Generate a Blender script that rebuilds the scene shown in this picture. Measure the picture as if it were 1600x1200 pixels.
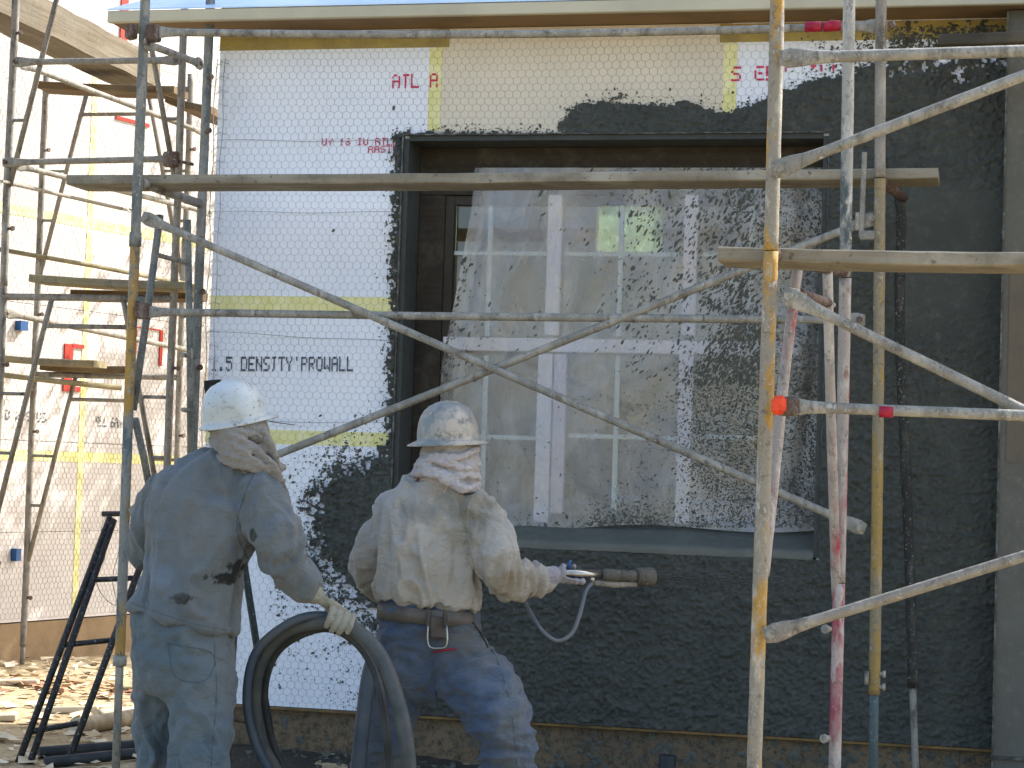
import bpy, bmesh, math, random
import numpy as np
from mathutils import Vector

random.seed(7)
rng = np.random.default_rng(7)
scene = bpy.context.scene
for o in list(bpy.data.objects):
    bpy.data.objects.remove(o)
COL = scene.collection

# ------------------------------------------------------------------ camera, sky, sun, exposure
FPX = 3200.0                      # focal length in photograph pixels (1600 wide)
YAW, PITCH, ROLL = math.radians(13.0), math.atan(135 / 3200.0), 0.031
DIST, CAMZ = 9.3, 1.52
_F0 = np.array([-math.sin(YAW), math.cos(YAW), 0.0])
_R0 = np.array([math.cos(YAW), math.sin(YAW), 0.0])
_Z = np.array([0.0, 0.0, 1.0])
_F = _F0 * math.cos(PITCH) + _Z * math.sin(PITCH)
_U = _Z * math.cos(PITCH) - _F0 * math.sin(PITCH)
_RC = _R0 * math.cos(ROLL) + _U * math.sin(ROLL)
_UC = _U * math.cos(ROLL) - _R0 * math.sin(ROLL)
CAMP = np.array([DIST * math.sin(YAW), -DIST * math.cos(YAW), CAMZ])

cam = bpy.data.cameras.new('camera')
camo = bpy.data.objects.new('camera', cam)
COL.objects.link(camo)
cam.sensor_width = 36.0
cam.lens = 36.0 * FPX / 1600.0
cam.clip_end = 500.0
from mathutils import Matrix
m = Matrix.Identity(4)
for i in range(3):
    m[i][0], m[i][1], m[i][2], m[i][3] = _RC[i], _UC[i], -_F[i], CAMP[i]
camo.matrix_world = m
scene.camera = camo

SUN = np.array([0.55, 0.50, 0.67]); SUN /= np.linalg.norm(SUN)
w = bpy.data.worlds.new('World'); scene.world = w; w.use_nodes = True
nt = w.node_tree
sky = nt.nodes.new('ShaderNodeTexSky'); sky.sky_type = 'NISHITA'; sky.sun_disc = False
sky.sun_elevation = math.asin(SUN[2]); sky.sun_rotation = math.atan2(SUN[0], SUN[1])
sky.dust_density = 2.5; sky.air_density = 1.0; sky.ozone_density = 0.4
nt.links.new(sky.outputs[0], nt.nodes['Background'].inputs[0])
nt.nodes['Background'].inputs[1].default_value = 0.13
sl = bpy.data.lights.new('sun', 'SUN'); sl.energy = 2.9; sl.angle = math.radians(0.5); sl.color = (1.0, 0.965, 0.91)
so = bpy.data.objects.new('sun', sl); COL.objects.link(so)
so.rotation_euler = Vector(SUN).to_track_quat('Z', 'Y').to_euler()
so.location = (0, 0, 12)
vs = scene.view_settings
vs.view_transform = 'Standard'; vs.look = 'None'; vs.exposure = 1.82; vs.gamma = 1.0
vs.use_curve_mapping = False


# ------------------------------------------------------------------ measuring helpers
def A(*a): return np.array(a, float)
def _ray(px, py): return _F + _RC * (px - 800) / FPX - _UC * (py - 600) / FPX
def atY(px, py, Y):
    d = _ray(px, py); return CAMP + d * ((Y - CAMP[1]) / d[1])
def atX(px, py, X):
    d = _ray(px, py); return CAMP + d * ((X - CAMP[0]) / d[0])
def atZ(px, py, Z):
    d = _ray(px, py); return CAMP + d * ((Z - CAMP[2]) / d[2])
def pix(P):
    v = np.asarray(P, float) - CAMP; z = v @ _F
    return np.stack([800 + FPX * (v @ _RC) / z, 600 - FPX * (v @ _UC) / z], -1)
def unit(v): v = np.asarray(v, float); return v / (np.linalg.norm(v) + 1e-12)


# ------------------------------------------------------------------ numpy noise
def _hash(ix, iy, iz, seed):
    h = (ix.astype(np.int64) * 374761393 + iy.astype(np.int64) * 668265263 + iz.astype(np.int64) * 2147483647 + seed * 144665) & 0xFFFFFFFF
    h = ((h ^ (h >> 13)) * 1274126177) & 0xFFFFFFFF
    h = ((h ^ (h >> 16)) * 2246822519) & 0xFFFFFFFF
    return ((h ^ (h >> 15)) & 0xFFFFFF) / float(0xFFFFFF)
def vn(P, seed=0):
    P = np.asarray(P, float); i = np.floor(P).astype(np.int64); f = P - i; f = f * f * (3 - 2 * f)
    out = 0
    for dx in (0, 1):
        for dy in (0, 1):
            for dz in (0, 1):
                wgt = (f[..., 0] if dx else 1 - f[..., 0]) * (f[..., 1] if dy else 1 - f[..., 1]) * (f[..., 2] if dz else 1 - f[..., 2])
                out = out + wgt * _hash(i[..., 0] + dx, i[..., 1] + dy, i[..., 2] + dz, seed)
    return out * 2 - 1
def fbm(P, seed=0, oct=4):
    s, a, t = 0, 1.0, 0
    for k in range(oct):
        s = s + a * vn(np.asarray(P) * (2.03 ** k) + 17.3 * k, seed + k); t += a; a *= 0.5
    return s / t
def sdpoly(P, poly):
    poly = np.asarray(poly, float); d = np.full(len(P), 1e18); ins = np.zeros(len(P), bool)
    n = len(poly)
    for k in range(n):
        a, b = poly[k], poly[(k + 1) % n]; e = b - a; q = P - a
        t = np.clip((q @ e) / (e @ e + 1e-12), 0, 1)
        r = q - t[:, None] * e; d = np.minimum(d, (r * r).sum(1))
        c1 = (a[1] <= P[:, 1]) & (b[1] > P[:, 1]); c2 = (b[1] <= P[:, 1]) & (a[1] > P[:, 1])
        cr = e[0] * q[:, 1] - e[1] * q[:, 0]
        ins ^= (c1 & (cr > 0)) | (c2 & (cr < 0))
    d = np.sqrt(d); return np.where(ins, d, -d)
def sst(a, b, x):
    t = np.clip((x - a) / (b - a), 0, 1); return t * t * (3 - 2 * t)


# ------------------------------------------------------------------ materials
KALB = [0.66]
def C(r, g, b, k=None):
    k = KALB[0] if k is None else k
    def l(c):
        c /= 255.0
        return (c / 12.92 if c <= 0.04045 else ((c + 0.055) / 1.055) ** 2.4) * k
    return (min(l(r), 0.9), min(l(g), 0.9), min(l(b), 0.9), 1.0)

class NT:
    def __init__(s, name):
        s.m = bpy.data.materials.new(name); s.m.use_nodes = True
        s.t = s.m.node_tree; s.b = s.t.nodes['Principled BSDF']; s.out = s.t.nodes['Material Output']
        tc = s.t.nodes.new('ShaderNodeTexCoord'); s.co = tc.outputs['Object']
    def link(s, a, b): s.t.links.new(a, b)
    def mapping(s, scale=(1, 1, 1), rot=(0, 0, 0)):
        n = s.t.nodes.new('ShaderNodeMapping'); n.inputs['Scale'].default_value = scale; n.inputs['Rotation'].default_value = rot
        s.link(s.co, n.inputs[0]); return n.outputs[0]
    def noise(s, scale, detail=4, rough=0.55, co=None, dist=0.0):
        n = s.t.nodes.new('ShaderNodeTexNoise'); n.inputs['Scale'].default_value = scale; n.inputs['Detail'].default_value = detail
        n.inputs['Roughness'].default_value = rough; n.inputs['Distortion'].default_value = dist
        s.link(co if co is not None else s.co, n.inputs['Vector']); return n.outputs['Fac']
    def voro(s, scale, co=None):
        n = s.t.nodes.new('ShaderNodeTexVoronoi'); n.inputs['Scale'].default_value = scale
        s.link(co if co is not None else s.co, n.inputs['Vector']); return n.outputs['Distance']
    def ramp(s, fac, lo, hi, inv=False):
        n = s.t.nodes.new('ShaderNodeMapRange'); n.inputs['From Min'].default_value = lo; n.inputs['From Max'].default_value = hi
        n.inputs['To Min'].default_value = 1.0 if inv else 0.0; n.inputs['To Max'].default_value = 0.0 if inv else 1.0
        s.link(fac, n.inputs['Value']); return n.outputs[0]
    def math(s, op, a, b):
        n = s.t.nodes.new('ShaderNodeMath'); n.operation = op
        for k, v in enumerate((a, b)):
            if isinstance(v, (int, float)): n.inputs[k].default_value = v
            else: s.link(v, n.inputs[k])
        return n.outputs[0]
    def mix(s, fac, a, b):
        n = s.t.nodes.new('ShaderNodeMix'); n.data_type = 'RGBA'
        if isinstance(fac, (int, float)): n.inputs[0].default_value = fac
        else: s.link(fac, n.inputs[0])
        for k, v in ((6, a), (7, b)):
            if isinstance(v, tuple): n.inputs[k].default_value = v
            else: s.link(v, n.inputs[k])
        return n.outputs[2]
    def bump(s, h, strength=0.3, dist=0.01):
        n = s.t.nodes.new('ShaderNodeBump'); n.inputs['Strength'].default_value = strength; n.inputs['Distance'].default_value = dist
        s.link(h, n.inputs['Height']); s.link(n.outputs[0], s.b.inputs['Normal']); return n
    def col(s, c):
        if isinstance(c, tuple): s.b.inputs['Base Color'].default_value = c
        else: s.link(c, s.b.inputs['Base Color'])
    def set(s, rough=0.6, metal=0.0, spec=0.4):
        s.b.inputs['Roughness'].default_value = rough; s.b.inputs['Metallic'].default_value = metal
        s.b.inputs['Specular IOR Level'].default_value = spec; return s.m

def plain(name, c, c2=None, scale=8, lo=0.4, hi=0.65, rough=0.7, bump=None, metal=0.0, spec=0.3, detail=5):
    n = NT(name)
    n.col(n.mix(n.ramp(n.noise(scale, detail), lo, hi), c, c2) if c2 else c)
    if bump: n.bump(n.noise(bump[0], 5), bump[1], bump[2] if len(bump) > 2 else 0.01)
    return n.set(rough, metal, spec)

def paint(name, base, layers, rough=0.7, stretch=0.35, flake=0.8):
    """worn tube paint: each layer is (colour, noise scale, from, to, offset)"""
    n = NT(name); c = base
    for k, (lc, sc, lo, hi) in enumerate(layers):
        mp = n.t.nodes.new('ShaderNodeMapping'); mp.inputs['Scale'].default_value = (1, 1, stretch)
        mp.inputs['Location'].default_value = (3.7 * k + 1.3, 5.1 * k, 2.9 * k + len(name))
        n.link(n.co, mp.inputs[0])
        c = n.mix(n.ramp(n.noise(sc, 6, 0.65, mp.outputs[0]), lo, hi), c, lc)
    g1 = n.ramp(n.noise(31, 6, 0.78), 0.57, 0.63); g2 = n.ramp(n.noise(19, 7, 0.8, n.mapping((1, 1, .6), (.3, .2, 0))), 0.58, 0.62)
    c = n.mix(n.math('MULTIPLY', g1, 0.65), c, C(96, 92, 82)); c = n.mix(n.math('MULTIPLY', g2, flake), c, C(204, 202, 192))
    sp = n.ramp(n.noise(95, 3, 0.6), 0.62, 0.68)
    c = n.mix(n.math('MULTIPLY', sp, 0.6), c, C(205, 203, 192))
    n.col(c); n.bump(n.math('ADD', n.noise(60, 5, 0.75), n.math('MULTIPLY', g2, .5)), 0.9, 0.006)
    return n.set(rough, 0.0, 0.35)

M = {}
M['galv'] = paint('galvanised_tube', C(150, 148, 138), [(C(185, 182, 170), 14, .45, .62), (C(104, 98, 86), 22, .55, .68), (C(120, 84, 58), 9, .66, .76)])
M['galv_dark'] = paint('grimy_tube', C(156, 150, 138), [(C(180, 176, 164), 18, .5, .66), (C(98, 92, 82), 14, .52, .66), (C(105, 72, 50), 9, .64, .74)])
M['teal_grime'] = paint('teal_grimy_tube', C(122, 128, 124), [(C(160, 160, 152), 16, .48, .6), (C(80, 98, 98), 20, .55, .68), (C(112, 92, 84), 7, .6, .72)])
M['yellow_worn'] = paint('worn_yellow_tube', C(158, 152, 136), [(C(192, 152, 76), 5, .51, .54), (C(194, 156, 80), 13, .58, .6), (C(205, 200, 185), 17, .56, .66), (C(108, 118, 118), 11, .62, .72)])
M['yellow_left'] = paint('left_yellow_tube', C(150, 152, 144), [(C(190, 152, 78), 6, .44, .5), (C(95, 112, 118), 13, .54, .62), (C(185, 183, 172), 25, .6, .7)])
M['yellow_back'] = paint('mustard_tube', C(150, 140, 114), [(C(170, 144, 82), 6, .47, .53), (C(180, 172, 150), 20, .56, .68), (C(96, 96, 88), 12, .63, .74)])
M['white_teal'] = paint('white_teal_tube', C(178, 178, 170), [(C(88, 102, 104), 8, .5, .57), (C(210, 208, 200), 15, .52, .62)])
M['white_red'] = paint('white_red_tube', C(176, 168, 160), [(C(172, 62, 80), 4.5, .53, .62), (C(205, 200, 192), 15, .54, .64), (C(150, 120, 110), 30, .6, .7)])
M['red_worn'] = paint('worn_red_tube', C(182, 166, 160), [(C(170, 74, 94), 4, .46, .55), (C(196, 188, 182), 16, .52, .6)])
M['mortar_tube'] = paint('mortar_caked_tube', C(48, 50, 46), [(C(78, 78, 70), 18, .52, .66), (C(120, 112, 96), 10, .66, .74)], rough=0.8, flake=.25)
M['jack_teal'] = paint('jack_tube', C(88, 108, 112), [(C(130, 135, 132), 20, .5, .66)])
M['nozzle'] = paint('mortar_caked_nozzle', C(98, 96, 88), [(C(72, 70, 64), 22, .5, .64), (C(126, 112, 92), 14, .62, .72)], rough=0.8, flake=.2)
M['rust'] = paint('rusty_plate', C(104, 82, 72), [(C(140, 128, 116), 22, .5, .64), (C(78, 56, 46), 30, .52, .66)], rough=0.75)
M['black_steel'] = paint('black_steel', C(38, 38, 38), [(C(70, 68, 62), 24, .58, .7)], rough=0.5, flake=.12)
M['green_pipe'] = paint('dark_green_pipe', C(38, 56, 52), [(C(70, 80, 74), 22, .58, .7)], rough=0.45, flake=.12)
M['orange_paint'] = plain('orange_spray_paint', C(255, 84, 36), C(225, 60, 30), 40, rough=0.5)
M['red_tape'] = plain('red_tape', C(190, 30, 66), C(150, 22, 50), 30, rough=0.4)
M['red_flash'] = plain('red_flashing_tape', C(214, 58, 40), C(180, 40, 30), 20, rough=0.5)
M['blue_plastic'] = plain('blue_plastic', C(40, 92, 150), rough=0.4)

def wood(name, c1, c2, c3, axis=0, sc=1.0):
    n = NT(name); s = [26, 26, 26]; s[axis] = 1.2
    g = n.noise(1.0 * sc, 7, 0.6, n.mapping(tuple(s)), 0.6)
    c = n.mix(n.ramp(g, .35, .65), c1, c2)
    c = n.mix(n.ramp(n.noise(2.6, 5), .5, .7), c, c3)
    c = n.mix(n.math('MULTIPLY', n.ramp(n.noise(45, 3), .62, .7), .7), c, C(84, 80, 70))
    c = n.mix(n.math('MULTIPLY', n.ramp(n.noise(6.5, 6, .7), .5, .66), .5), c, C(108, 104, 92))
    n.col(c); n.bump(g, 0.6, 0.012); return n.set(0.85, 0, 0.2)
M['plank'] = wood('weathered_plank', C(166, 160, 142), C(134, 126, 108), C(180, 176, 160))
M['plank_brown'] = wood('brown_plank', C(128, 104, 70), C(98, 78, 52), C(146, 128, 98))
M['plank_y'] = wood('plank_along_depth', C(150, 140, 122), C(118, 106, 86), C(128, 120, 104), 1)
M['plank_pale'] = wood('pale_plank', C(176, 166, 132), C(146, 134, 100), C(158, 150, 132))
M['plank_dark'] = wood('mortar_stained_plank', C(84, 82, 72), C(66, 64, 56), C(100, 94, 80))
M['buck'] = wood('brown_wood_buck', C(74, 68, 58), C(64, 59, 51), C(58, 55, 50))

# foam insulation board
KALB[0] = 1.0
def foam(name, c, c2):
    n = NT(name)
    big = n.ramp(n.noise(1.6, 4), .42, .68)
    col = n.mix(big, c, c2)
    dirt = n.math('MULTIPLY', n.ramp(n.noise(5.0, 6, .7, n.mapping((1, 1, .35))), .58, .8), .35)
    col = n.mix(dirt, col, C(176, 170, 154))
    n.col(col); n.bump(n.voro(170), 0.12, 0.002); return n.set(0.85, 0, 0.15)
M['foam'] = foam('white_foam_board', C(226, 231, 238), C(216, 223, 234))
M['foam_beige'] = foam('yellowed_foam_board', C(212, 204, 186), C(202, 195, 178))
M['foam_pink'] = foam('neighbour_foam_board', C(206, 200, 195), C(192, 186, 181))
M['tape'] = plain('yellow_seam_tape', C(212, 208, 136), C(222, 220, 172), 14, rough=0.5)
M['tape_shaded'] = plain('shaded_seam_tape', C(158, 140, 70), C(136, 120, 66), 6, rough=0.5)  # yellow tape with the shadow under the eave put into its colour
M['ink_red'] = plain('red_ink', C(192, 44, 86), C(206, 84, 118), 60, .45, .8)
M['ink_grey'] = plain('grey_ink', C(72, 80, 94), C(116, 122, 134), 70, .45, .8)
M['wire'] = plain('galvanised_netting_wire', C(168, 170, 170), C(134, 134, 130), 3, rough=0.5)
M['wire_far'] = plain('netting_wire_far', C(128, 120, 108), C(100, 92, 82), 6, rough=0.5)

KALB[0] = 1.0
def mortar(name, c1, c2, c3, bs=(110, .8, .014), rough=(.42, .8), extra=0):
    n = NT(name)
    col = n.mix(n.ramp(n.noise(3.2, 5), .38, .66), c1, c2)
    col = n.mix(n.ramp(n.noise(26, 5, .7), .52, .72), col, c3)
    n.col(col)
    r = n.ramp(n.noise(9, 4), .3, .7)
    mr = n.t.nodes.new('ShaderNodeMapRange'); mr.inputs['To Min'].default_value = rough[0]; mr.inputs['To Max'].default_value = rough[1]
    n.link(r, mr.inputs['Value']); n.link(mr.outputs[0], n.b.inputs['Roughness'])
    h = n.math('ADD', n.noise(bs[0], 6, .7), n.math('MULTIPLY', n.noise(bs[0] * 3, 4, .7), .4))
    n.bump(h, bs[1], bs[2]); n.b.inputs['Specular IOR Level'].default_value = 0.35
    return n.m
M['mortar'] = mortar('wet_sprayed_mortar', C(78, 82, 77), C(69, 73, 69), C(93, 96, 88))
M['mortar_smooth'] = mortar('trowelled_mortar', C(96, 98, 90), C(84, 87, 80), C(104, 106, 98), (40, .35, .006), (.5, .8))
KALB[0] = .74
M['mortar_jamb'] = mortar('shaded_reveal_mortar', C(72, 76, 74), C(64, 68, 66), C(80, 84, 80), (40, .35, .006), (.6, .9))  # recess shade is put into this mortar colour; the spray shares it
M['mortar_dry'] = mortar('drying_mortar', C(104, 104, 96), C(96, 96, 88), C(114, 113, 103), (50, .4, .006), (.75, .95))
M['wing_patch'] = mortar('tan_base_coat', C(112, 103, 88), C(104, 97, 84), C(98, 93, 83), (60, .4, .01), (.8, .95))
M['mud'] = mortar('wet_mortar_mud', C(72, 68, 58), C(56, 56, 50), C(92, 84, 68), (40, .9, .03), (.5, .9))
M['splat'] = plain('mortar_splat', C(84, 88, 82), C(102, 105, 96), 30, rough=0.7, bump=(90, .4))
n = NT('foundation_concrete')
c = n.mix(n.ramp(n.noise(2.4, 5), .4, .66), C(132, 114, 90), C(112, 98, 80))
c = n.mix(n.ramp(n.noise(38, 5, .75), .46, .64), c, C(74, 72, 62))
n.col(c); n.bump(n.noise(50, 6, .7), .5, .008); M['concrete'] = n.set(.9, 0, .2)
M['concrete_tan'] = plain('tan_foundation', C(160, 136, 104), C(136, 114, 86), 4, rough=.9, bump=(30, .3))
M['gold_screed'] = plain('weep_screed', C(142, 114, 68), C(92, 80, 58), 12, rough=.5, metal=0.2)
M['fascia'] = plain('cream_fascia', C(206, 200, 174), C(190, 184, 160), 3, rough=.6)
M['soffit'] = plain('brown_soffit', C(150, 122, 84), C(128, 104, 72), 3, rough=.8)
KALB[0] = 1.0
M['underlay'] = plain('blue_roof_underlay', C(176, 206, 236), C(204, 222, 240), 2, rough=.4)
KALB[0] = 1.0
M['vinyl'] = plain('white_vinyl', C(224, 220, 226), C(208, 206, 212), 5, rough=.4)
M['vinyl_shaded'] = plain('shaded_vinyl', C(206, 196, 206), C(196, 188, 198), 5, rough=.4)  # shade of the set-back stile is mixed into the vinyl colour
M['muntin'] = plain('thin_muntin', C(196, 206, 200), C(182, 194, 190), 8, rough=.4)
KALB[0] = .7
M['frame_dirty'] = plain('dirty_window_frame', C(74, 68, 58), C(56, 54, 48), 7, rough=.7)
KALB[0] = 1.0
M['room'] = plain('room_plaster', C(196, 186, 168), C(180, 170, 154), 2, rough=.9)
KALB[0] = .66
M['bead'] = plain('casing_bead', C(120, 122, 118), C(66, 68, 64), 26, .36, .55, rough=.5)
M['black_paper'] = plain('black_paper', C(46, 46, 42), C(60, 60, 54), 20, rough=.8)

# glass
n = NT('window_glass')
gl = n.t.nodes.new('ShaderNodeBsdfGlossy'); gl.inputs['Roughness'].default_value = .02
tr = n.t.nodes.new('ShaderNodeBsdfTransparent'); tr.inputs[0].default_value = (.86, .9, .9, 1)
mx = n.t.nodes.new('ShaderNodeMixShader'); fr = n.t.nodes.new('ShaderNodeFresnel'); fr.inputs[0].default_value = 1.5
n.link(fr.outputs[0], mx.inputs[0]); n.link(tr.outputs[0], mx.inputs[1]); n.link(gl.outputs[0], mx.inputs[2]); n.link(mx.outputs[0], n.out.inputs[0])
M['glass'] = n.m
# plastic film
KALB[0] = 1.0
n = NT('milky_plastic_film')
n.col(n.mix(n.ramp(n.noise(2.5, 5), .4, .65), C(198, 194, 182), C(184, 190, 198)))
n.bump(n.noise(9, 7, .6, n.mapping((1, 1, .4)), 1.2), .8, .03); n.set(.22, 0, .7)
tr = n.t.nodes.new('ShaderNodeBsdfTransparent'); tr.inputs[0].default_value = (.95, .96, .96, 1)
mx = n.t.nodes.new('ShaderNodeMixShader')
n.link(n.ramp(n.noise(5, 5, .6, n.mapping((1, 1, .5)), .8), -.04, 1.27), mx.inputs[0])
n.link(tr.outputs[0], mx.inputs[1]); n.link(n.b.outputs[0], mx.inputs[2]); n.link(mx.outputs[0], n.out.inputs[0])
M['film'] = n.m
n = NT('rear_window_film')
tl = n.t.nodes.new('ShaderNodeBsdfTranslucent'); tl.inputs[0].default_value = C(138, 152, 116)
tr = n.t.nodes.new('ShaderNodeBsdfTransparent'); tr.inputs[0].default_value = (.66, .72, .60, 1)
mx = n.t.nodes.new('ShaderNodeMixShader'); n.link(n.ramp(n.noise(6, 4), .0, 1.0), mx.inputs[0])
n.link(tr.outputs[0], mx.inputs[1]); n.link(tl.outputs[0], mx.inputs[2]); n.link(mx.outputs[0], n.out.inputs[0]); M['film_rear'] = n.m

# cloth
KALB[0] = .66
def cloth(name, base, dust, stain=None, dust_lo=.42, dust_hi=.68, sc=3.0, splat=.72, weave=420, spots=()):
    n = NT(name)
    c = n.mix(n.ramp(n.noise(sc, 6, .6), dust_lo, dust_hi), base, dust)
    c = n.mix(n.math('MULTIPLY', n.ramp(n.noise(22, 5, .7), .5, .75), .45), c, dust)
    if stain: c = n.mix(n.ramp(n.noise(7.5, 5, .65), splat, splat + .05), c, stain)
    for (ctr, rad, colr, edge_) in spots:
        mp = n.t.nodes.new('ShaderNodeMapping'); mp.vector_type = 'POINT'
        mp.inputs['Scale'].default_value = tuple(1 / q for q in rad); mp.inputs['Location'].default_value = tuple(-a / q for a, q in zip(ctr, rad))
        n.link(n.co, mp.inputs[0]); ln = n.t.nodes.new('ShaderNodeVectorMath'); ln.operation = 'LENGTH'; n.link(mp.outputs[0], ln.inputs[0])
        f_ = n.math('ADD', ln.outputs['Value'], n.math('MULTIPLY', n.noise(16, 8, .75), 2.6))
        c = n.mix(n.ramp(f_, 2.05 - edge_, 2.05 + edge_, True), c, colr)
    n.col(c)
    h = n.math('ADD', n.noise(14, 6, .6, n.mapping((1, 1, 1.6)), .7), n.math('MULTIPLY', n.noise(weave, 2), .12))
    n.bump(h, .75, .028); n.b.inputs['Sheen Weight'].default_value = .15
    return n.set(.9, 0, .15)
M['jacket'] = cloth('grey_blue_work_jacket', C(112, 124, 130), C(134, 134, 124), C(56, 58, 54), splat=.735)
M['jeans_grey'] = cloth('faded_dusty_jeans', C(98, 116, 126), C(126, 132, 131), sc=3.5)
M['shirt'] = cloth('pale_work_shirt', C(198, 198, 194), C(164, 154, 134), C(128, 114, 92), .46, .72, 3.6, .72)
M['jeans_blue'] = cloth('blue_jeans', C(62, 84, 116), C(104, 110, 112), C(112, 106, 94), .46, .7, 3.0, .72)
M['scarf_grey'] = cloth('grey_head_cloth', C(152, 150, 143), C(120, 117, 110), C(86, 82, 76), splat=.7)
M['scarf_pink'] = cloth('pinkish_head_cloth', C(204, 200, 200), C(182, 176, 174), C(160, 120, 110), splat=.74)
M['glove_beige'] = cloth('beige_knit_glove', C(176, 174, 154), C(140, 142, 130), C(70, 72, 66), splat=.7, weave=250)
M['glove_lilac'] = cloth('lilac_grey_glove', C(170, 167, 174), C(146, 144, 150), C(110, 108, 112), splat=.7, weave=250)
M['skin'] = plain('skin', C(150, 92, 72), C(130, 78, 62), 18, rough=.5, spec=.4)
M['belt'] = plain('leather_belt', C(116, 110, 102), C(96, 91, 84), 14, rough=.7, bump=(60, .3))
M['leather'] = plain('worn_leather', C(92, 85, 77), C(72, 66, 60), 20, rough=.7, bump=(60, .3))
M['steel'] = plain('bright_steel', C(190, 190, 186), C(150, 150, 146), 20, rough=.25, metal=.9, spec=.5)
n = NT('dusty_white_hard_hat')
c = n.mix(n.ramp(n.noise(5, 5), .42, .68), C(200, 212, 216), C(176, 180, 172)); c = n.mix(n.ramp(n.noise(20, 7, .75), .55, .68), c, C(140, 136, 122)); c = n.mix(n.ramp(n.noise(60, 4, .7), .62, .68), c, C(96, 92, 82))
n.col(c); M['hat_white'] = n.set(.45, 0, .4)
n = NT('mortar_dusted_hard_hat')
c = n.mix(n.ramp(n.noise(8, 6, .65), .42, .56), C(138, 146, 146), C(192, 186, 172)); c = n.mix(n.ramp(n.noise(24, 7, .75), .53, .64), c, C(116, 118, 112))
n.col(c); M['hat_grey'] = n.set(.5, 0, .4)
M['hose'] = plain('rubber_hose', C(66, 74, 76), C(92, 96, 92), 9, rough=.6, bump=(80, .25))
M['hose_black'] = plain('black_rubber_hose', C(46, 50, 52), C(72, 76, 76), 9, rough=.55, bump=(80, .25))
M['hose_blue'] = plain('blue_grey_hose', C(62, 78, 92), C(84, 92, 98), 9, rough=.55)
M['hose_thin'] = plain('thin_air_hose', C(96, 104, 112), C(120, 124, 126), 9, rough=.5)
M['hose_red'] = plain('red_hose', C(170, 58, 72), C(130, 50, 58), 12, rough=.5)
KALB[0] = 1.0
n = NT('dirt_ground')
c = n.mix(n.ramp(n.noise(2.2, 6), .4, .62), C(190, 172, 138), C(160, 142, 112))
c = n.mix(n.ramp(n.noise(16, 6, .7), .5, .68), c, C(122, 106, 82)); c = n.mix(n.ramp(n.noise(50, 4), .62, .7), c, C(206, 188, 150))
n.col(c); n.bump(n.noise(22, 7, .7), .7, .03); M['dirt'] = n.set(.95, 0, .1)
n = NT('leaf')
n.col(n.mix(n.ramp(n.noise(1.3, 3), .4, .6), C(96, 124, 40), C(136, 160, 60))); n.set(.6)
n.b.inputs['Transmission Weight'].default_value = 0.0
trl = n.t.nodes.new('ShaderNodeBsdfTranslucent'); trl.inputs[0].default_value = C(150, 180, 60)
mx = n.t.nodes.new('ShaderNodeMixShader'); mx.inputs[0].default_value = .45
n.link(n.b.outputs[0], mx.inputs[1]); n.link(trl.outputs[0], mx.inputs[2]); n.link(mx.outputs[0], n.out.inputs[0]); M['leaf'] = n.m
M['bark'] = plain('bark', C(96, 80, 62), C(70, 58, 46), 9, rough=.95, bump=(20, .6, .02))
M['litter_red'] = plain('red_brown_litter', C(184, 150, 118), C(152, 108, 84), 5, rough=.8)
M['litter_pale'] = plain('pale_litter', C(214, 200, 172), C(180, 160, 124), 5, rough=.8)
M['pvc'] = plain('dusty_pipe', C(196, 182, 156), C(150, 136, 112), 8, rough=.6)


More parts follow.
